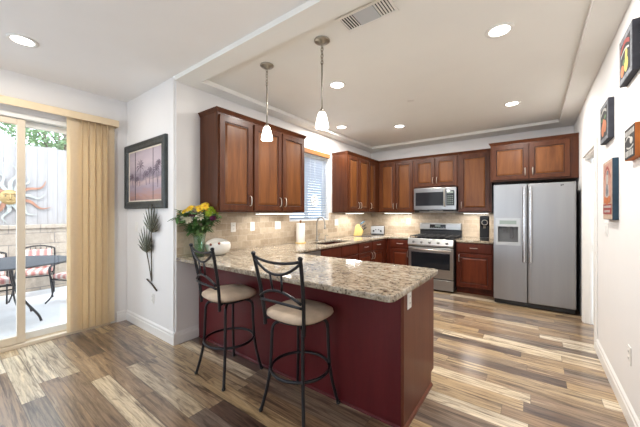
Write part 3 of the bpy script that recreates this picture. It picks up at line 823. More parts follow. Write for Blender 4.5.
tag(wt, 'polished beige and brown granite worktop covering sink run and peninsula', 'worktop')
bm = BM(); box(bm, -1.073, -.515, CB, YB - .0105, ZC - CT, ZC)
tag(obj('granite_worktop', bm, 'granite', bevel=.010, seg=3), 'short granite worktop between the range and the refrigerator', 'worktop')

# ------------------------------------------------------------------ sink, faucet
sk = thing('sink', 'stainless undermount sink set in the granite below the window', 'sink', (0, 0, 0))
bm = BM(); x0, x1, y0, y1 = SK; zb = ZC - CT - .19
for a in ((x0 - .012, x0 - .001, y0 - .012, y1 + .012), (x1 + .001, x1 + .012, y0 - .012, y1 + .012)): box(bm, *a, zb, ZC - CT - .001)
for a in ((x0 - .001, x1 + .001, y0 - .012, y0 - .001), (x0 - .001, x1 + .001, y1 + .001, y1 + .012)): box(bm, *a, zb, ZC - CT - .001)
box(bm, x0 - .001, x1 + .001, y0 - .001, y1 + .001, zb, zb + .008); box(bm, x0 - .001, x1 + .001, 3.80, 3.815, zb + .008, ZC - CT - .05)
obj('basin', bm, 'steel', sk)
for yy in (3.61, 4.0):
    bm = BM(); lathe(bm, [(0, .004), (.02, .004), (.04, .006), (.045, 0)], (-2.6, yy, zb + .0085)); obj('drain', bm, 'nickel', sk)
fx, fy = -2.875, 3.79
fa = thing('faucet', 'brushed nickel gooseneck faucet behind the sink', 'faucet', (fx, fy, ZC))
bm = BM(); lathe(bm, [(0, 0), (.028, 0), (.028, .008), (.020, .02), (.017, .05), (.015, .09), (0, .09)]); obj('base', bm, 'faucetmetal', fa)
bm = BM(); tube(bm, [(0, 0, .08), (0, 0, .22), (.004, 0, .31), (.04, 0, .368), (.10, -.01, .385), (.15, -.015, .36), (.172, -.02, .31), (.176, -.02, .27)], .0115, 10, smooth=6); obj('spout', bm, 'faucetmetal', fa)
bm = BM(); lathe(bm, [(0, 0), (.015, 0), (.017, .02), (.014, .07), (.0, .075)], (.177, -.02, .20)); obj('spray_head', bm, 'faucetmetal', fa)
bm = BM(); tube(bm, [(0, .015, .06), (.0, .05, .075), (.01, .075, .12)], .007, 8, smooth=4); obj('handle', bm, 'faucetmetal', fa)
sd = thing('soap_dispenser', 'small nickel soap dispenser beside the faucet', 'soap dispenser', (-2.875, 4.03, ZC))
bm = BM(); lathe(bm, [(0, 0), (.02, 0), (.018, .01), (.011, .016), (.009, .05), (0, .055)]); obj('stem', bm, 'faucetmetal', sd)
bm = BM(); tube(bm, [(0, 0, .05), (0, 0, .075), (.025, 0, .083), (.06, 0, .072)], .006, 8, smooth=4); obj('spout', bm, 'faucetmetal', sd)

# paper towel
ph = thing('paper_towel_holder', 'wooden upright holder under the white paper towel roll', 'holder', (-2.873, 3.375, ZC))
bm = BM(); lathe(bm, [(0, 0), (.082, 0), (.085, .006), (.080, .012), (0, .012)], seg=32); obj('base', bm, 'bamboo', ph)
bm = BM(); lathe(bm, [(0, .0121), (.008, .0121), (.008, .315), (.014, .32), (.017, .333), (.012, .345), (0, .35)], seg=16); obj('post', bm, 'honey', ph)
bm = BM(); lathe(bm, [(.02, .0), (.064, .0), (.066, .003), (.066, .287), (.064, .29), (.02, .29), (.02, .0)], (0, 0, 0), 32)
pr_ = obj('paper_towel_roll', bm, 'paper'); pr_.location = (-2.873, 3.375, ZC + .0125); tag(pr_, 'white paper towel roll standing left of the faucet', 'paper towel')

# ------------------------------------------------------------------ cutting board, knife block, toaster, coffee maker
bm = BM(); box(bm, -.16, .16, -.13, .13, 0, .008)
cb = obj('cutting_board', bm, 'board', bevel=.004); cb.location = (-2.70, 5.09, ZC); cb.rotation_euler = (0, 0, R(22)); tag(cb, 'thin dark board under the knife block', 'board')
kb = thing('knife_block', 'pale bamboo knife block on the dark board', 'knife block', (-2.80, 5.07, ZC + .0085), R(22))
bm = BM(); prism(bm, [(-.095, 0), (.060, 0), (.100, .092), (.004, .235), (-.055, .195)], 'y', -.062, .062); obj('block', bm, 'bamboo', kb, .004)
ck, skk = math.cos(R(22)), math.sin(R(22))
for i, (u_, v_, L) in enumerate(((.012, -.034, .12), (.012, 0, .13), (.012, .034, .11), (.046, -.028, .10), (.046, .012, .10), (.074, -.015, .085))):
    # handles stick out of the sloping front face
    t_ = u_; px_, pz_ = .004 + .096 * (u_ / .09), .235 - .143 * (u_ / .09)
    n = Vector((.82, 0, .57)).normalized(); p = Vector((px_, v_, pz_)) + n * .002
    bm = BM(); tube(bm, [p, p + n * .012], .009, 8); tube(bm, [p + n * .012, p + n * (L * .5), p + n * L], [.011, .012, .010], 8)
    k = obj('kitchen_knife', bm, 'blue' if i in (0, 1) else 'black'); k.location = kb.location; k.rotation_euler = (0, 0, R(22))
    tag(k, 'dark handled kitchen knife standing in the bamboo block', 'knife', 'knives in the bamboo block')

ts = thing('toaster', 'white and steel two lever toaster in the corner of the worktop', 'toaster', (-2.66, 5.66, ZC), R(16))
bm = BM(); box(bm, -.135, .135, -.085, .085, .02, .185); obj('body', bm, 'black', ts, .018, 3)
bm = BM(); box(bm, -.135, .135, -.10, -.0855, .025, .18); obj('front_plate', bm, 'silver', ts, .008)
bm = BM(); box(bm, -.13, .13, -.09, .085, 0, .019); obj('base', bm, 'black', ts)
for s in (-1, 1):
    bm = BM(); box(bm, s * .075 - .016, s * .075 + .016, -.122, -.1005, .065, .10); obj('lever', bm, 'black', ts, .004)
    bm = BM(); lathe(bm, [(0, 0), (.012, 0), (.011, .012), (0, .014)], mtx=Matrix.Translation((s * .03, -.1005, .11)) @ Matrix.Rotation(R(90), 4, 'X'), seg=14); obj('knob', bm, 'black', ts)
bm = BM()
for s in (-.04, .04): box(bm, -.115, .115, s - .014, s + .014, .1852, .187)
obj('slot', bm, 'blackglass', ts)

cm = thing('coffee_maker', 'tall black pod coffee maker on the short worktop beside the refrigerator', 'coffee maker', (-.672, 5.60, ZC), R(8))
bm = BM(); box(bm, -.072, .072, .0, .12, 0, .41); obj('body', bm, 'black', cm, .015, 3)
bm = BM(); box(bm, -.066, .066, -.09, -.0005, .0, .045); obj('drip_tray', bm, 'black', cm, .008)
bm = BM(); box(bm, -.066, .066, -.085, -.0005, .24, .405); obj('brew_head', bm, 'blackglass', cm, .02, 3)
bm = BM(); tube(bm, [(.042 * math.cos(2 * PI * k / 20), -.087, .30 + .042 * math.sin(2 * PI * k / 20)) for k in range(20)], .006, 8, True); obj('chrome_ring', bm, 'nickel', cm)
bm = BM(); tube(bm, [(0, -.05, .239), (0, -.05, .20)], .018, 12); obj('spout', bm, 'nickel', cm)

# ------------------------------------------------------------------ range
RX0, RX1, RY = -1.858, -1.086, 5.235
rg_ = thing('range', 'stainless gas range with black oven window on the back wall', 'stove', (RX0, RY, 0))
W_ = RX1 - RX0
bm = BM(); box(bm, 0, W_, .045, .755, .03, .895); obj('body', bm, 'black', rg_)
bm = BM()
for xx in (.04, W_ - .04):
    for yy in (.09, .66): tube(bm, [(xx, yy, 0), (xx, yy, .03)], .018, 10)
obj('feet', bm, 'black', rg_)
bm = BM(); box(bm, .004, W_ - .004, 0, .044, .032, .205); obj('storage_drawer', bm, 'steel_h', rg_, .006)
od = obj('oven_door', box(BM(), .004, W_ - .004, 0, .044, .225, .755), 'steel_h', rg_, .006)
bm = BM(); box(bm, .055, W_ - .055, -.004, -.0005, .385, .665); obj('window', bm, 'blackglass', od, .002)
bm = BM(); tube(bm, [(.06, -.001, .715), (.06, -.05, .718)], .010, 8); tube(bm, [(W_ - .06, -.001, .715), (W_ - .06, -.05, .718)], .010, 8); tube(bm, [(.03, -.05, .718), (W_ * .5, -.056, .718), (W_ - .03, -.05, .718)], .014, 10); obj('handle', bm, 'nickel', od)
bm = BM(); prism(bm, [(-.012, .775), (-.03, .80), (0, .905), (.045, .905), (.045, .775)], 'x', .0, W_); cp = obj('control_panel', bm, 'steel_h', rg_, .004)
tilt = Matrix.Rotation(R(90 - 16), 4, 'X')
for k in range(5):
    bm = BM(); lathe(bm, [(0, .034), (.014, .034), (.019, .028), (.021, .004), (.026, 0), (0, 0)], seg=18, mtx=Matrix.Translation((.10 + (W_ - .2) * k / 4, -.018, .848)) @ tilt)
    obj('knob', bm, 'bakelite', cp)
bm = BM(); box(bm, 0, W_, .046, .69, .8955, .912); obj('cooktop', bm, 'blackglass', rg_, .004)
for k, (a, b_) in enumerate(((.02, .255), (.265, .505), (.515, .75))):
    bm = BM(); z = .945
    for xx in (a, (a + b_) / 2, b_): tube(bm, [(xx, .07, z), (xx, .63, z)], .007, 6)
    for yy in (.07, .20, .35, .50, .63): tube(bm, [(a, yy, z), (b_, yy, z)], .007, 6)
    for xx in (a, b_):
        for yy in (.07, .35, .63): tube(bm, [(xx, yy, .9125), (xx, yy, z)], .007, 6)
    obj('grate', bm, 'grate', rg_)
for (xx, yy) in ((.14, .20), (.14, .50), (.385, .35), (.63, .20), (.63, .50)):
    bm = BM(); lathe(bm, [(0, .018), (.034, .018), (.04, .012), (.042, .0005), (0, .0005)], (xx, yy, .912), 18); obj('burner', bm, 'grate', rg_)
bm = BM(); box(bm, 0, W_, .691, .755, .8955, 1.035); obj('backguard', bm, 'black', rg_, .003)
bm = BM(); box(bm, 0, W_, .66, .757, 1.0355, 1.165); bg_ = obj('backguard_panel', bm, 'steel_h', rg_, .012, 3)
bm = BM(); box(bm, .20, .50, .656, .6595, 1.065, 1.14); obj('clock_display', bm, 'blackglass', bg_)
bm = BM()
for k in range(6): box(bm, .225 + k * .045, .243 + k * .045, .6545, .6559, 1.075, 1.082)
box(bm, .30, .40, .6545, .6559, 1.10, 1.125)
obj('display_segments', bm, 'lcd', bg_)
bm = BM(); lathe(bm, [(0, .003), (.013, .003), (.014, 0), (0, 0)], mtx=Matrix.Translation((.385, -.001, .28)) @ Matrix.Rotation(R(90), 4, 'X'), seg=20); obj('badge', bm, 'bakelite', od)

# ------------------------------------------------------------------ microwave
MX0, MX1, MY = -1.878, -1.112, 5.60
mw = thing('microwave', 'stainless over the range microwave hung below the short cabinet', 'microwave', (MX0, MY, 0)); W_ = MX1 - MX0
bm = BM(); box(bm, 0, W_, .03, .40, 1.412, 1.838); obj('body', bm, 'black', mw)
bm = BM(); box(bm, 0, W_ , .0, .0295, 1.425, 1.835); md = obj('door', bm, 'mwsteel', mw, .006)
bm = BM(); box(bm, .035, .545, -.003, -.0004, 1.50, 1.755); obj('window', bm, 'blackglass', md)
bm = BM(); box(bm, .595, W_ - .035, -.003, -.0004, 1.50, 1.775); kp = obj('keypad', bm, 'blackglass', md)
bm = BM()
for i in range(3):
    for j in range(5): box(bm, .618 + i * .036, .638 + i * .036, -.0045, -.0031, 1.525 + j * .036, 1.54 + j * .036)
box(bm, .612, .712, -.0045, -.0031, 1.725, 1.755)
obj('keys', bm, 'lcd', kp)
bm = BM(); tube(bm, [(.568, 0, 1.50), (.568, -.035, 1.50), (.568, -.045, 1.64), (.568, -.035, 1.79), (.568, 0, 1.79)], .011, 8, smooth=4); obj('handle', bm, 'nickel', md)
bm = BM(); lathe(bm, [(0, .003), (.011, .003), (.012, 0), (0, 0)], mtx=Matrix.Translation((.33, -.0005, 1.80)) @ Matrix.Rotation(R(90), 4, 'X'), seg=20); obj('badge', bm, 'bakelite', md)
bm = BM(); box(bm, .02, .24, .05, .20, 1.395, 1.4118); box(bm, W_ - .24, W_ - .02, .05, .20, 1.395, 1.4118); obj('vent_filter', bm, 'grate', mw)

# ------------------------------------------------------------------ refrigerator
FX0, FX1, FYF, FH = -.487, .452, 5.075, 1.785
fr = thing('refrigerator', 'stainless side by side refrigerator with ice and water dispenser', 'refrigerator', (FX0, FYF, 0)); W_ = FX1 - FX0; sp = .412
bm = BM(); box(bm, .006, W_ - .006, .085, .90, .03, FH - .015); obj('body', bm, 'fridgeside', fr)
bm = BM(); box(bm, .006, W_ - .006, .05, .0845, .012, .075); obj('base_grille', bm, 'black', fr)
bm = BM()
for xx in (.06, W_ - .06): tube(bm, [(xx, .12, 0), (xx, .12, .03)], .025, 10); tube(bm, [(xx, .82, 0), (xx, .82, .03)], .025, 10)
obj('feet', bm, 'black', fr)
# left door built around the dispenser recess
dx0, dx1, dz0, dz1 = .055, .305, .935, 1.165
bm = BM()
box(bm, .0, dx0, 0, .08, .08, FH); box(bm, dx1, sp - .003, 0, .08, .08, FH); box(bm, dx0, dx1, 0, .08, .08, dz0); box(bm, dx0, dx1, 0, .08, dz1, FH); box(bm, dx0, dx1, .065, .08, dz0, dz1)
bmesh.ops.remove_doubles(bm, verts=bm.verts, dist=1e-5)
ld = obj('freezer_door', bm, 'fridge', fr)
bm = BM(); box(bm, sp + .003, W_, 0, .08, .08, FH); rd = obj('fridge_door', bm, 'fridge', fr, .012, 3)
for d, xx in ((ld, sp - .035), (rd, sp + .037)):
    bm = BM(); prism(bm, [(xx - .021, -.050), (xx - .011, -.062), (xx + .011, -.062), (xx + .021, -.050), (xx + .021, -.036), (xx - .021, -.036)], 'z', .66, 1.74)
    box(bm, xx - .010, xx + .010, -.038, -.0005, .66, .71); box(bm, xx - .010, xx + .010, -.038, -.0005, 1.69, 1.74)
    obj('handle', bm, 'handlesteel', d, .004)
    bm = BM(); box(bm, xx - .013, xx + .013, -.012, -.0005, .10, .655); obj('lower_trim', bm, 'fridge', d, .003)
bm = BM()
b0, b1, c0, c1 = .026, .334, .89, 1.29
box(bm, b0, dx0, -.012, -.0006, c0, c1); box(bm, dx1, b1, -.012, -.0006, c0, c1); box(bm, dx0, dx1, -.012, -.0006, c0, dz0); box(bm, dx0, dx1, -.012, -.0006, dz1, c1)
dp = obj('dispenser_surround', bm, 'silver', ld)
bm = BM(); box(bm, .075, .285, -.0145, -.0125, 1.20, 1.255); obj('display', bm, 'lcd', dp)
bm = BM(); box(bm, dx0 + .001, dx1 - .001, .058, .0645, dz0, dz1); obj('recess_back', bm, 'recess', dp)
bm = BM(); box(bm, .12, .165, .01, .05, 1.09, 1.164); box(bm, .20, .24, .03, .055, .99, 1.164); obj('paddle', bm, 'paddlegrey', dp)
bm = BM(); box(bm, W_ - .16, W_ - .145, -.002, -.0002, 1.735, 1.752); box(bm, W_ - .142, W_ - .128, -.002, -.0002, 1.739, 1.755); obj('badge', bm, 'black', rd)

# ------------------------------------------------------------------ bar stools
def stool(label, loc, rz, legs=0):
    t = thing('bar_stool', label, 'bar stool', loc, rz, 'bar stools at the peninsula')
    ZSe = .656
    # seat
    bm = BM(); seg = 40; prof = [(.55, .0), (.95, .006), (1.0, .022), (.985, .045), (.88, .062), (.6, .072), (.3, .075), (0, .076)]
    rings = []
    for f, z in prof:
        if f == 0: rings.append([bm.verts.new((0, 0, ZSe + z))]); continue
        rg = []
        for k in range(seg):
            a = 2 * PI * k / seg; n = 3.0
            c_, s_ = math.cos(a), math.sin(a); r = 1 / ((abs(c_) ** n + abs(s_) ** n) ** (1 / n))
            rg.append(bm.verts.new((.215 * f * r * c_, .205 * f * r * s_, ZSe + z * .75)))
        rings.append(rg)
    bm.faces.new(rings[0][::-1])
    for A, B in zip(rings[:-1], rings[1:]):
        for k in range(seg):
            vs = []
            for v in (A[k], A[(k + 1) % seg], B[(k + 1) % len(B)], B[k % len(B)]):
                if v not in vs: vs.append(v)
            f = bm.faces.new(vs); f.smooth = True
    obj('seat', bm, 'suede', t)
    # swivel frame
    bm = BM(); lathe(bm, [(0, ZSe - .001), (.10, ZSe - .001), (.10, ZSe - .012), (.06, ZSe - .016), (.06, ZSe - .035), (.10, ZSe - .038), (.10, ZSe - .048), (0, ZSe - .048)], seg=28)
    tube(bm, [(.17 * math.cos(2 * PI * k / 32), .165 * math.sin(2 * PI * k / 32), ZSe - .012) for k in range(32)], .0095, 8, True)
    obj('swivel_plate', bm, 'iron', t)
    q = .1925
    for sx_ in (-1, 1):
        for sy_ in (-1, 1):
            def P(r, z): return (sx_ * r, sy_ * r, z)
            bm = BM(); tube(bm, [P(.045, ZSe - .043), P(.10, ZSe - .044), P(.128, ZSe - .06), P(.138, ZSe - .10), P(.141, .45), P(.147, .30), P(.160, .18), P(.177, .08), P(q, .006)], .0115, 10, smooth=5)
            l = obj('leg', bm, 'iron', t); l.rotation_euler = (0, 0, legs)
            bm = BM(); lathe(bm, [(0, 0), (.014, 0), (.015, .016), (.0, .018)], (sx_ * q, sy_ * q, 0), 12); obj('foot_cap', bm, 'black', l)
    bm = BM(); tube(bm, [(.204 * math.cos(2 * PI * k / 40), .204 * math.sin(2 * PI * k / 40), .290) for k in range(40)], .0105, 8, True); obj('footrest_ring', bm, 'iron', t)
    # back: posts, rails
    def back(x, z):   # surface of the back: leans to -y, gently bowed
        s = (z - .60) / .49
        return (x, -.176 - .068 * s - .016 * (1 - (x / .19) ** 2), z)
    for s in (-1, 1):
        bm = BM(); tube(bm, [(s * .172, -.170, .60), (s * .178, -.176, .70), (s * .190, -.195, .85), (s * .202, -.224, 1.00), (s * .209, -.244, 1.09)], .0125, 10, smooth=5)
        p = obj('post', bm, 'iron', t)
        bm = BM(); lathe(bm, [(0, -.002), (.015, 0), (.016, .012), (.010, .02), (0, .022)], (s * .209, -.245, 1.087), 12); obj('finial', bm, 'iron', p)
        bm = BM(); tube(bm, [(s * .172, -.170, .641), (s * .13, -.12, .642)], .009, 8); obj('bracket', bm, 'iron', p)
    def arc(za, zm, xw=.202, r=.0095, n=12):
        bm = BM(); pts = []
        for k in range(n + 1):
            x = -xw + 2 * xw * k / n; f = 1 - (x / xw) ** 2
            pts.append(back(x, za + (zm - za) * f))
        tube(bm, pts, r, 8); return bm
    obj('top_rail', arc(1.075, 1.050), 'iron', t); obj('top_rail', arc(1.062, .975), 'iron', t)
    obj('lower_rail', arc(.805, .868, .184), 'iron', t); obj('lower_rail', arc(.782, .790, .183), 'iron', t)
    for s in (-1, 1):
        bm = BM(); tube(bm, [back(s * .050, .975), back(s * .046, .91), back(s * .038, .862)], .0075, 8); obj('spindle', bm, 'iron', t)
    return t
stool('black iron bar stool with tan suede seat beside the wall end of the peninsula', (-2.112, 1.535, 0), R(-9), R(9))
stool('black iron bar stool with tan suede seat nearest the camera', (-1.322, 1.550, 0), 0)

# ------------------------------------------------------------------ lights
def can(loc, z, label, energy, color):
    t = thing('ceiling_light', label, 'ceiling light', (loc[0], loc[1], z), 0, 'recessed ceiling lights')
    bm = BM(); lathe(bm, [(.070, -.001), (.098, -.001), (.098, -.006), (.078, -.010), (.070, -.006), (.070, -.001)], seg=32); obj('trim_ring', bm, 'white', t)
    bm = BM(); lathe(bm, [(0, -.005), (.069, -.005), (.069, -.0015), (0, -.0015)], seg=32); obj('lens', bm, 'lampdisc', t)
    lamp('can_lamp', 'AREA', (loc[0], loc[1], z - .015), energy, color, (0, 0, 0), shape='DISK', size=.14)
CE = 25
for x, y, l in ((-.214, 2.63, 'recessed ceiling light nearest the right wall and camera'), (-.227, 4.49, 'recessed ceiling light above the floor before the refrigerator'),
                (-1.75, 2.68, 'recessed ceiling light just right of the second glass pendant'), (-2.55, 4.04, 'recessed ceiling light near the kitchen window'), (-1.765, 4.565, 'recessed ceiling light in front of the range')):
    can((x, y), ZT, l, CE, WARM)
can((-3.37, .447), ZD, 'recessed ceiling light over the dining side near the patio door', 10, (1, .93, .84))
def pendant(x, y, label):
    t = thing('pendant_light', label, 'pendant lamp', (x, y, ZT), 0, 'glass pendant lamps')
    bm = BM(); lathe(bm, [(0, -.001), (.064, -.001), (.066, -.008), (.056, -.016), (.030, -.020), (.026, -.032), (.012, -.038), (0, -.038)], seg=32); obj('canopy', bm, 'aged', t)
    bm = BM()
    for k in range(6):
        z = -.050 - k * .027; r = .011
        ax = k % 2
        tube(bm, [((r * math.cos(a) if ax else 0), (0 if ax else r * math.cos(a)), z + .019 * math.sin(a)) for a in [2 * PI * j / 10 for j in range(10)]], .0036, 6, True)
    obj('chain', bm, 'aged', t)
    bm = BM(); tube(bm, [(0, 0, -.19), (0, 0, -.575)], .006, 8); lathe(bm, [(0, -.565), (.012, -.566), (.019, -.58), (.022, -.602), (0, -.602)], seg=16); obj('rod', bm, 'aged', t)
    bm = BM(); lathe(bm, [(.022, -.592), (.030, -.600), (.039, -.63), (.048, -.67), (.055, -.717), (.053, -.720), (.046, -.67), (.037, -.63), (.026, -.602), (.022, -.592)], seg=32); obj('shade', bm, 'frost', t)
    lamp('pendant_lamp', 'POINT', (x, y, ZT - .75), 5, WARM, shadow_soft_size=.04)
pendant(-2.06, 1.922, 'frosted glass pendant hanging by the vase side cabinet')
pendant(-1.397, 1.912, 'frosted glass pendant hanging in front of the window, nearer the peninsula end')
def under(loc, rz, L, label, e):
    t = thing('under_cabinet_light', label, 'light', loc, rz, 'under cabinet lights')
    bm = BM(); box(bm, -L / 2, L / 2, .06, .14, -.022, -.0005); obj('housing', bm, 'white', t, .004)
    bm = BM(); box(bm, -L / 2 + .01, L / 2 - .01, .066, .134, -.0255, -.0225); obj('lens', bm, 'strip', t)
    q = Matrix.Rotation(rz, 3, 'Z') @ Vector((0, .10, 0))
    lamp('under_cabinet_lamp', 'AREA', (loc[0] + q.x, loc[1] + q.y, loc[2] - .03), e, (1, .97, .92), (0, 0, rz), shape='RECTANGLE', size=L - .03, size_y=.06)
under((UF, 2.72, 1.375), R90, .62, 'slim lit light bar under the cabinet left of the window', 2.6)
under((UF, 4.85, 1.375), R90, .60, 'slim lit light bar above the knife block', 4.6)
under((-2.27, BY, 1.375), 0, .58, 'slim lit light bar under the cabinet left of the microwave', 4.6)
under((-.83, BY, 1.375), 0, .40, 'slim lit light bar above the coffee maker', 3.6)

# ceiling vent and sprinkler cover
vt = thing('ceiling_vent', 'white ceiling air vent with two louvred ends above the peninsula', 'vent', (-.96, 1.855, ZT))
bm = BM(); hw, hd = .205, .095
box(bm, -hw, hw, -hd, -hd + .022, -.010, -.0005); box(bm, -hw, hw, hd - .022, hd, -.010, -.0005); box(bm, -hw, -hw + .022, -hd + .022, hd - .022, -.010, -.0005); box(bm, hw - .022, hw, -hd + .022, hd - .022, -.010, -.0005)
obj('frame', bm, 'white', vt, .002)
bm = BM(); box(bm, -.078, .078, -hd + .0225, hd - .0225, -.009, -.0005); obj('blank_panel', bm, 'ventreflect', vt)
for a, b_ in ((-hw + .022, -.079), (.079, hw - .022)):
    bm = BM(); box(bm, a, b_, -hd + .022, hd - .022, -.0025, -.0006); obj('duct_opening', bm, 'ink', vt)
for s in (-1, 1):
    for k in range(5):
        xx = s * (.09 + k * .0205)
        bm = BM(); box(bm, xx - .0075, xx + .0035, -hd + .0222, hd - .0222, -.008, -.0045, Matrix.Translation((xx, 0, -.006)) @ Matrix.Rotation(R(25 if s < 0 else -10), 4, 'Y') @ Matrix.Translation((-xx, 0, .006))); obj('louvre', bm, 'white', vt)
sc_ = obj('sprinkler_cover', lathe(BM(), [(0, -.008), (.035, -.008), (.042, -.004), (.042, -.0005), (0, -.0005)], seg=24), 'white'); sc_.location = (-1.25, 3.61, ZT); tag(sc_, 'small round white sprinkler cover on the kitchen ceiling', 'sprinkler')

# ------------------------------------------------------------------ outlets and switches
def plate(label, cat, loc, rz, kind='outlet', w_=.072, gr='wall plates'):
    t = thing('outlet' if kind == 'outlet' else 'light_switch', label, cat, loc, rz, gr)   # faces local -y
    bm = BM(); box(bm, -w_ / 2, w_ / 2, -.006, -.0005, -.058, .058); obj('cover_plate', bm, 'white', t, .003)
    n = 2 if w_ > .1 else 1
    for k in range(n):
        xx = 0 if n == 1 else (-.024 + .048 * k)
        if kind == 'outlet':
            for zz in (-.022, .022):
                bm = BM(); box(bm, xx - .014, xx + .014, -.009, -.0062, zz - .015, zz + .015); s = obj('socket', bm, 'trim', t, .003)
                bm = BM(); box(bm, xx - .007, xx - .004, -.0096, -.0091, zz - .005, zz + .006); box(bm, xx + .004, xx + .007, -.0096, -.0091, zz - .005, zz + .006); obj('slots', bm, 'black', s)
        else:
            bm = BM(); box(bm, xx - .015, xx + .015, -.011, -.0062, -.032, .032); obj('rocker', bm, 'trim', t, .003)
    return t
xo = XL + .0105
plate('white outlet on the backsplash right above the bowl', 'outlet', (xo, 2.22, 1.19), R90)
plate('white outlet on the backsplash under the first door of the double cabinet', 'outlet', (xo, 2.52, 1.19), R90)
plate('wide white double switch on the backsplash near the paper towel', 'light switch', (xo, 2.99, 1.19), R90, 'switch', .118)
plate('wide white double switch on the backsplash right of the window', 'light switch', (xo, 4.53, 1.19), R90, 'switch', .118)
plate('white outlet on the back wall tiles left of the range', 'outlet', (-2.12, YB - .0105, 1.19), 0)
plate('white light switch on the wall left of the palm leaf ornament', 'light switch', (-3.90, YW, 1.20), 0, 'switch')
plate('white outlet low on the wall below the palm leaf ornament', 'outlet', (-3.475, YW, .40), 0)
plate('white light switch on the right wall below the tall art canvas', 'light switch', (XR, 3.47, 1.23), -R90, 'switch', .118)
plate('white outlet low on the right wall', 'outlet', (XR, 2.72, .44), -R90)
plate('white outlet on the end panel of the peninsula below the granite', 'outlet', (PX, 1.86, .802), R90)

# ------------------------------------------------------------------ wall pictures
# large framed beach painting
pf = thing('framed_painting', 'large framed painting of palm trees on a mauve beach', 'picture', (-3.655, YW, 1.812)); hw, hh = .53, .395
bm = BM(); prof = [(0, -.001), (0, .030), (.012, .040), (.040, .030), (.075, .034), (.086, .018), (.086, .004)]
rings = []
for ins, d in prof:
    rings.append([bm.verts.new(p) for p in ((-hw + ins, -d, -hh + ins), (hw - ins, -d, -hh + ins), (hw - ins, -d, hh - ins), (-hw + ins, -d, hh - ins))])
for A, B in zip(rings[:-1], rings[1:]):
    for k in range(4): bm.faces.new((A[k], A[(k + 1) % 4], B[(k + 1) % 4], B[k]))
A, B = rings[-1], rings[0]
for k in range(4): bm.faces.new((A[k], A[(k + 1) % 4], B[(k + 1) % 4], B[k]))
obj('frame', bm, 'frame', pf)
bm = BM(); li = .0865
box(bm, -hw + li, hw - li, -.016, -.004, hh - li - .014, hh - li); box(bm, -hw + li, hw - li, -.016, -.004, -hh + li, -hh + li + .014)
box(bm, -hw + li, -hw + li + .014, -.016, -.004, -hh + li + .014, hh - li - .014); box(bm, hw - li - .014, hw - li, -.016, -.004, -hh + li + .014, hh - li - .014)
obj('liner', bm, 'linen', pf)
ci = li + .0145
bm = BM(); box(bm, -hw + ci, hw - ci, -.010, -.003, -hh + ci, hh - ci); cv = obj('canvas', bm, 'painting', pf)
bm = BM(); box(bm, -.27, -.255, -.0118, -.0102, -hh + ci, hh - ci); box(bm, .205, .215, -.0118, -.0102, -hh + ci, hh - ci); obj('painted_bars', bm, 'darkbar', cv)
bm = BM()
rg2 = random.Random(5)
for (px_, pz_, sc2, pt_) in ((-.36, -.02, .8, -.03), (-.12, .10, 1.15, .02), (.02, -.01, .8, -.02), (.13, .02, .85, .015), (.29, .03, .9, -.03), (-.20, -.05, .6, .02), (.34, .09, .8, .02)):
    base_z = -.13 + rg2.uniform(-.03, .02)
    prism(bm, [(px_ - pt_ - .006, base_z), (px_ - pt_ + .006, base_z), (px_ + .004, pz_), (px_ - .004, pz_)], 'y', -.0112, -.0102)
    for k in range(9):
        a = PI * (-.12 + 1.24 * k / 8); L = .10 * sc2
        p = [(px_, pz_)]; mid = (px_ + L * .6 * math.cos(a), pz_ + L * .6 * math.sin(a) + .01); tip = (px_ + L * math.cos(a), pz_ + L * math.sin(a) - .02)
        prism(bm, [(px_ - .004, pz_), (mid[0] - .006, mid[1] + .006), tip, (mid[0] + .004, mid[1] - .010)], 'y', -.0112 - .0001 * k, -.0102)
obj('painted_palms', bm, 'palmink', cv)

# metal palm leaf ornament
pl = thing('palm_leaf_ornament', 'dark metal ornament of two palm leaves on crossed stems below the painting', 'ornament', (-3.47, YW, .9))
def fan(cx, cz, tx, tz, n, half, L, y):
    bm = BM(); a0 = math.atan2(tz, tx)
    for k in range(n):
        f = k / (n - 1) * 2 - 1; a = a0 + f * half; l = L * (1 - .38 * abs(f) ** 1.8) ; wd = .0095
        d = Vector((math.cos(a), 0, math.sin(a))); e = Vector((-math.sin(a), 0, math.cos(a)))
        o_ = Vector((cx, y, cz)); fold = Vector((0, -.006, 0)); curl = Vector((0, -.012 * (k % 2) - .006, 0))
        v0 = bm.verts.new(o_); v1 = bm.verts.new(o_ + d * l * .55 + e * wd + curl * .5); v2 = bm.verts.new(o_ + d * l + curl); v3 = bm.verts.new(o_ + d * l * .55 - e * wd + curl * .5); v4 = bm.verts.new(o_ + d * l * .55 + fold + curl * .5)
        bm.faces.new((v0, v1, v4)); bm.faces.new((v1, v2, v4)); bm.faces.new((v2, v3, v4)); bm.faces.new((v3, v0, v4))
    return bm
o = obj('leaf', fan(.025, .245, .09, .5, 19, R(68), .33, -.03), 'leafmetal', pl, recalc=False); o.modifiers.new('solid', 'SOLIDIFY').thickness = .002
o = obj('leaf', fan(-.09, .01, -.04, .5, 19, R(68), .31, -.03), 'leafmetal', pl, recalc=False); o.modifiers.new('solid', 'SOLIDIFY').thickness = .002
bm = BM(); tube(bm, [(.06, -.035, .56), (.045, -.035, .45), (.025, -.03, .265), (.01, -.02, 0), (-.005, -.014, -.29)], .006, 8, smooth=4); tube(bm, [(-.09, -.03, .02), (-.05, -.022, -.12), (-.005, -.014, -.31)], .006, 8, smooth=4); obj('stem', bm, 'bronze', pl)
bm = BM(); tube(bm, [(-.13, -.012, -.30), (-.01, -.012, -.335), (.115, -.012, -.395)], .008, 8); obj('foot_bar', bm, 'bronze', pl)

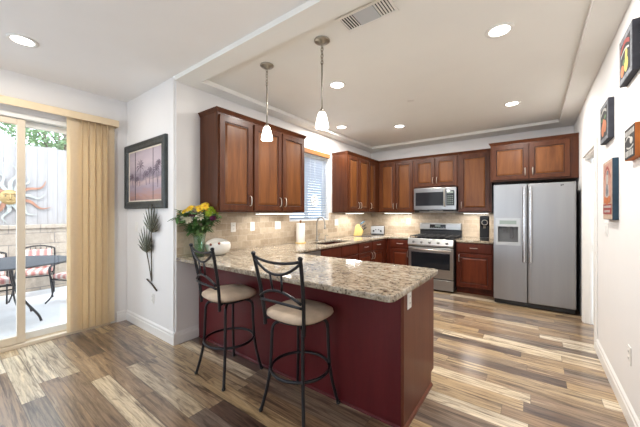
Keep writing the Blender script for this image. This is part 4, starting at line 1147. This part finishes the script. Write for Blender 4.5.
# art canvases on the right wall (faces -X). local x -> -Y so that text reads left to right, face local -y
def canvas(label, yc, zc, w_, h_, edge, face, d=.036):
    t = thing('art_canvas', label, 'picture', (XR, yc, zc), -R90, 'art canvases on the right wall')
    bm = BM(); box(bm, -w_ / 2, w_ / 2, -d + .0015, -.0005, -h_ / 2, h_ / 2); obj('stretched_canvas', bm, edge, t, .002)
    bm = BM(); box(bm, -w_ / 2 + .004, w_ / 2 - .004, -d - .0004, -d + .0014, -h_ / 2 + .004, h_ / 2 - .004); f = obj('art_face', bm, face, t)
    return t, f
def art(f, name, m, shapes, d=.036, off=0):
    bm = BM()
    for k, s in enumerate(shapes):
        y1 = -d - .0006 - off; y0 = y1 - .0007
        if s[0] == 'r': box(bm, s[1], s[2], y0, y1, s[3], s[4])
        elif s[0] == 'e': prism(bm, [(s[1] + s[3] * math.cos(2 * PI * j / 18), s[2] + s[4] * math.sin(2 * PI * j / 18)) for j in range(18)], 'y', y0 - .0001 * k, y1)
        elif s[0] == 'p': prism(bm, s[1], 'y', y0 - .0001 * k, y1)
    return obj(name, bm, m, f)
def band(x0, x1, z0, rise, th):
    n = 8; up = []; lo = []
    for k in range(n + 1):
        s = k / n; x = x0 + (x1 - x0) * s; z = z0 + rise * math.sin(PI * s)
        up.append((x, z + th / 2)); lo.append((x, z - th / 2))
    return ('p', lo + up[::-1])
t, f = canvas('black edged canvas of a pear and orange, highest on the right wall', 2.645, 2.372, .318, .302, 'slate', 'greyart')
art(f, 'dark_field', 'ink', [('r', -.12, .12, -.115, .105)])
art(f, 'red_banner', 'artred', [band(-.11, .11, .055, .035, .028)], off=.001)
art(f, 'white_banner', 'chalk', [band(-.10, .10, .022, .022, .012)], off=.001)
art(f, 'pear', 'artyellow', [('e', .03, -.06, .048, .048), ('e', .035, -.005, .028, .04)], off=.001)
art(f, 'orange', 'artorange', [('e', -.065, -.075, .04, .038)], off=.001)
art(f, 'leaf', 'artgreen', [('e', -.02, -.03, .03, .015)], off=.0015)
t, f = canvas('black edged canvas of oranges on the right wall above the doorway corner', 3.342, 2.12, .33, .318, 'slate', 'greyart')
art(f, 'dark_field', 'ink', [('r', -.13, .13, -.125, .12)])
art(f, 'banner', 'chalk', [band(-.11, .11, .075, .03, .022)], off=.001)
art(f, 'oranges', 'artorange', [('e', -.035, -.055, .058, .055), ('e', .055, -.04, .05, .05), ('e', 0, -.01, .045, .04)], off=.001)
art(f, 'leaves', 'artgreen', [('e', .06, .035, .04, .016), ('e', -.06, .03, .035, .014)], off=.0015)
t, f = canvas('tall navy edged poster canvas on the right wall with a red lettered foot', 3.20, 1.548, .346, .465, 'navy', 'artcream')
art(f, 'rose_field', 'artskin', [('r', -.15, .15, -.10, .21)])
art(f, 'arch', 'artred', [band(-.12, .12, .10, .08, .02)], off=.001)
art(f, 'figure', 'chalk', [('e', 0, .085, .04, .05), ('p', [(-.065, -.06), (.065, -.06), (.05, .04), (-.05, .04)])], off=.001)
art(f, 'shading', 'greyart', [('e', 0, .0, .045, .05), ('e', .02, .135, .035, .018)], off=.002)
art(f, 'fruit', 'artorange', [('e', -.08, -.075, .045, .03), ('e', .0, -.085, .045, .03), ('e', .08, -.075, .045, .03)], off=.002)
art(f, 'red_foot', 'artred', [('r', -.16, .16, -.19, -.11)], off=.001)
art(f, 'lettering', 'chalk', [('r', -.13 + k * .036, -.108 + k * .036, -.140, -.122) for k in range(8)] + [('r', -.10 + k * .036, -.078 + k * .036, -.176, -.158) for k in range(6)], off=.002)
t, f = canvas('small orange edged black and white sign canvas at the right edge of the photo', 2.545, 1.798, .231, .196, 'rustorange', 'ink')
art(f, 'lettering', 'chalk', [('r', -.095 + k * .030, -.075 + k * .030, .048, .078) for k in range(7)] + [('r', -.085 + k * .036, -.06 + k * .036, -.082, -.045) for k in range(5)])
art(f, 'flourish', 'chalk', [band(-.09, .04, .02, .02, .012), ('e', .045, .008, .032, .02), band(-.06, .09, -.024, -.012, .010)], off=.0)

# ------------------------------------------------------------------ vase, bouquet, bowl
vx, vy = -2.84, 1.69
va = thing('vase', 'clear glass vase of water holding the bouquet on the peninsula corner', 'vase', (vx, vy, ZC))
bm = BM(); lathe(bm, [(0, 0), (.046, 0), (.050, .006), (.052, .10), (.058, .19), (.066, .235), (.063, .235), (.055, .19), (.049, .10), (.047, .012), (0, .010)], seg=32); obj('glass', bm, 'vaseglass', va)
bm = BM(); lathe(bm, [(0, .0105), (.0465, .0125), (.0485, .10), (.051, .13), (0, .13)], seg=32); obj('water', bm, 'water', va)
rb = random.Random(11)
def flower(kind, tip, label, grp, r, petal_m, n, eye_m='brown', eye_r=.3, layers=2, droop=.25):
    """tip relative to vase base"""
    tip = Vector(tip)
    t = thing('flower', label, 'flower', (vx, vy, ZC), 0, grp)
    a = math.atan2(tip.y, tip.x)
    rin = rb.uniform(.01, .032); b0 = Vector((-rin * math.cos(a), -rin * math.sin(a), .03)); mid = Vector((.03 * math.cos(a), .03 * math.sin(a), .22))
    bm = BM(); tube(bm, [b0, mid, tip - Vector((tip.x, tip.y, .12)).normalized() * .01], .0028, 6, smooth=4); obj('stem', bm, 'leaf2', t)
    nrm = Vector((tip.x, tip.y, .16)).normalized(); nrm = (nrm + Vector((.35, -.55, .1))).normalized()
    e1 = nrm.orthogonal().normalized(); e2 = nrm.cross(e1)
    bm = BM()
    for ly in range(layers):
        for k in range(n):
            ang = 2 * PI * (k + ly * .5) / n + rb.uniform(-.08, .08); rr = r * (1 - .22 * ly) * rb.uniform(.92, 1.05)
            d = e1 * math.cos(ang) + e2 * math.sin(ang); s = nrm.cross(d); wd = rr * 2.4 / n
            up = nrm * (droop * rr * (ly + .2))
            p0 = tip + d * rr * .12; p1 = tip + d * rr * .62 + up * .8; p2 = tip + d * rr + up * .5 - nrm * rr * .12
            v = [bm.verts.new(q) for q in (p0 - s * wd * .3, p1 - s * wd, p2 - s * wd * .35, p2 + s * wd * .35, p1 + s * wd, p0 + s * wd * .3)]
            bm.faces.new(v)
    o = obj('petals', bm, petal_m, t, recalc=False); o.modifiers.new('solid', 'SOLIDIFY').thickness = .0012
    q = nrm.to_track_quat('Z', 'Y').to_matrix().to_4x4()
    bm = BM(); er = r * eye_r; lathe(bm, [(0, er * .55), (er * .6, er * .45), (er, .1 * er), (er * .9, -.2 * er), (0, -.25 * er)], seg=14, mtx=Matrix.Translation(tip + nrm * r * .06) @ q); obj('eye', bm, eye_m, t)
    return t
Y_L = 'yellow daisy bloom in the vase bouquet'; GY = 'yellow daisies in the bouquet'
# directions: camera right is about (.80,.60), camera forward about (-.60,.80)
def cp_(u, f, z): return (u * .803 - f * .596, u * .596 + f * .803, z)
for (u, f_, z) in ((-.14, -.05, .475), (-.075, -.07, .51), (.035, -.07, .50), (.075, -.05, .535), (.055, .05, .56), (-.02, .03, .53), (-.10, .05, .52), (.095, .03, .50)):
    flower('daisy', cp_(u, f_, z), Y_L, GY, rb.uniform(.040, .050), 'yellow', 15, 'yelloweye', .34, 3)
for (u, f_, z) in ((-.115, -.10, .405), (-.055, -.12, .39), (.055, -.11, .42)):
    flower('rose', cp_(u, f_, z), 'white bloom in the front of the vase bouquet', 'white blooms in the bouquet', .044, 'petalw', 8, 'petalw', .42, 3, .9)
for (u, f_, z) in ((-.02, -.13, .455), (.022, -.13, .43)):
    flower('dark', cp_(u, f_, z), 'dark plum bloom with pale eye in the middle of the bouquet', 'plum blooms in the bouquet', .036, 'petald', 10, 'petalw', .28)
flower('purple', cp_(.165, -.06, .41), 'purple bloom at the right side of the bouquet', 'purple blooms in the bouquet', .042, 'petalp', 14, 'petalp', .4, 3, .7)
for (u, f_, z) in ((.13, -.02, .50), (.125, -.07, .455), (.17, .0, .47)):
    flower('lime', cp_(u, f_, z), 'lime green bloom at the right side of the bouquet', 'lime blooms in the bouquet', .04, 'lime', 12, 'lime', .5, 3, .8)
for (u, f_, z) in ((-.215, -.02, .39), (-.20, .0, .42)):
    flower('lily', cp_(u, f_, z), 'lime yellow bud drooping at the left of the bouquet', 'yellow buds in the bouquet', .036, 'lime', 6, 'yellow', .4, 1, .9)
def sprig(tip, lm, n, L, label, grp):
    tip = Vector(tip); a = math.atan2(tip.y, tip.x)
    t = thing('leafy_stem', label, 'leaves', (vx, vy, ZC), 0, grp)
    pts = smooth_path([(-.02 * math.cos(a), -.02 * math.sin(a), .03), (.028 * math.cos(a), .028 * math.sin(a), .21), (tip.x * .55, tip.y * .55, .21 + (tip.z - .21) * .62), tip], 6)
    bm = BM(); tube(bm, pts, .0026, 6); obj('stem', bm, 'leaf2', t)
    bm = BM()
    for k in range(n):
        i = len(pts) - 1 - int(k * (len(pts) - 8) / n); p = pts[i]
        d = Vector((math.cos(a + rb.uniform(-1.6, 1.6)), math.sin(a + rb.uniform(-1.6, 1.6)), rb.uniform(-.5, .7))).normalized(); s = d.cross(Vector((rb.uniform(-.3, .3), rb.uniform(-.3, .3), 1))).normalized(); l = L * rb.uniform(.7, 1.1); wd = l * .22
        q = [p, p + d * l * .35 + s * wd, p + d * l * .75 + s * wd * .7 - Vector((0, 0, l * .08)), p + d * l - Vector((0, 0, l * .2)), p + d * l * .75 - s * wd * .7 - Vector((0, 0, l * .08)), p + d * l * .35 - s * wd]
        bm.faces.new([bm.verts.new(v) for v in q])
    o = obj('leaves', bm, lm, t, recalc=False); o.modifiers.new('solid', 'SOLIDIFY').thickness = .001
for k in range(18):
    u = -.17 + .35 * ((k * 5) % 18) / 17; f_ = rb.uniform(-.13, .05)
    sprig(cp_(u, f_, .41 + rb.uniform(0, .09) - .10 * abs(u)), 'leaf', 14, .10, 'dark green leafy stem spreading through the bouquet', 'dark leafy stems in the bouquet')
for (u, f_, z) in ((.02, -.08, .30), (.045, -.085, .27), (-.03, -.09, .33), (.08, -.07, .33)):
    sprig(cp_(u, f_, z), 'leaf2', 8, .07, 'pale green leaves hanging over the vase rim', 'pale leafy stems in the bouquet')

bw = thing('ceramic_bowl', 'white ceramic bowl with small rust marks on the worktop beside the vase', 'bowl', (-2.81, 1.90, ZC + .001))
bm = BM(); seg = 36; prof = [(.0, .0), (.055, .0), (.080, .008), (.112, .035), (.130, .075), (.134, .11), (.130, .145), (.124, .146), (.127, .11), (.123, .075), (.105, .04), (.074, .018), (0, .014)]
lathe(bm, prof, seg=seg)
for v in bm.verts:
    a = math.atan2(v.co.y, v.co.x); f_ = max(0, v.co.z - .05) / .1
    v.co.z += f_ * (.018 * math.cos(2 * a + .6) + .012 * math.cos(a - 2.4)); r_ = 1 + .05 * f_ * math.cos(3 * a); v.co.x *= r_; v.co.y *= r_
obj('bowl', bm, 'ceramic', bw)
bm = BM()
for (a, z) in ((-1.25, .122), (-.55, .134)):
    rr = .133; c = Vector((rr * math.cos(a), rr * math.sin(a), z)); d = Vector((math.cos(a), math.sin(a), -.2)).to_track_quat('Z', 'Y').to_matrix().to_4x4()
    lathe(bm, [(0, .006), (.010, .005), (.014, -.004)], seg=12, mtx=Matrix.Translation(c) @ d)
obj('rust_marks', bm, 'rust', bw)
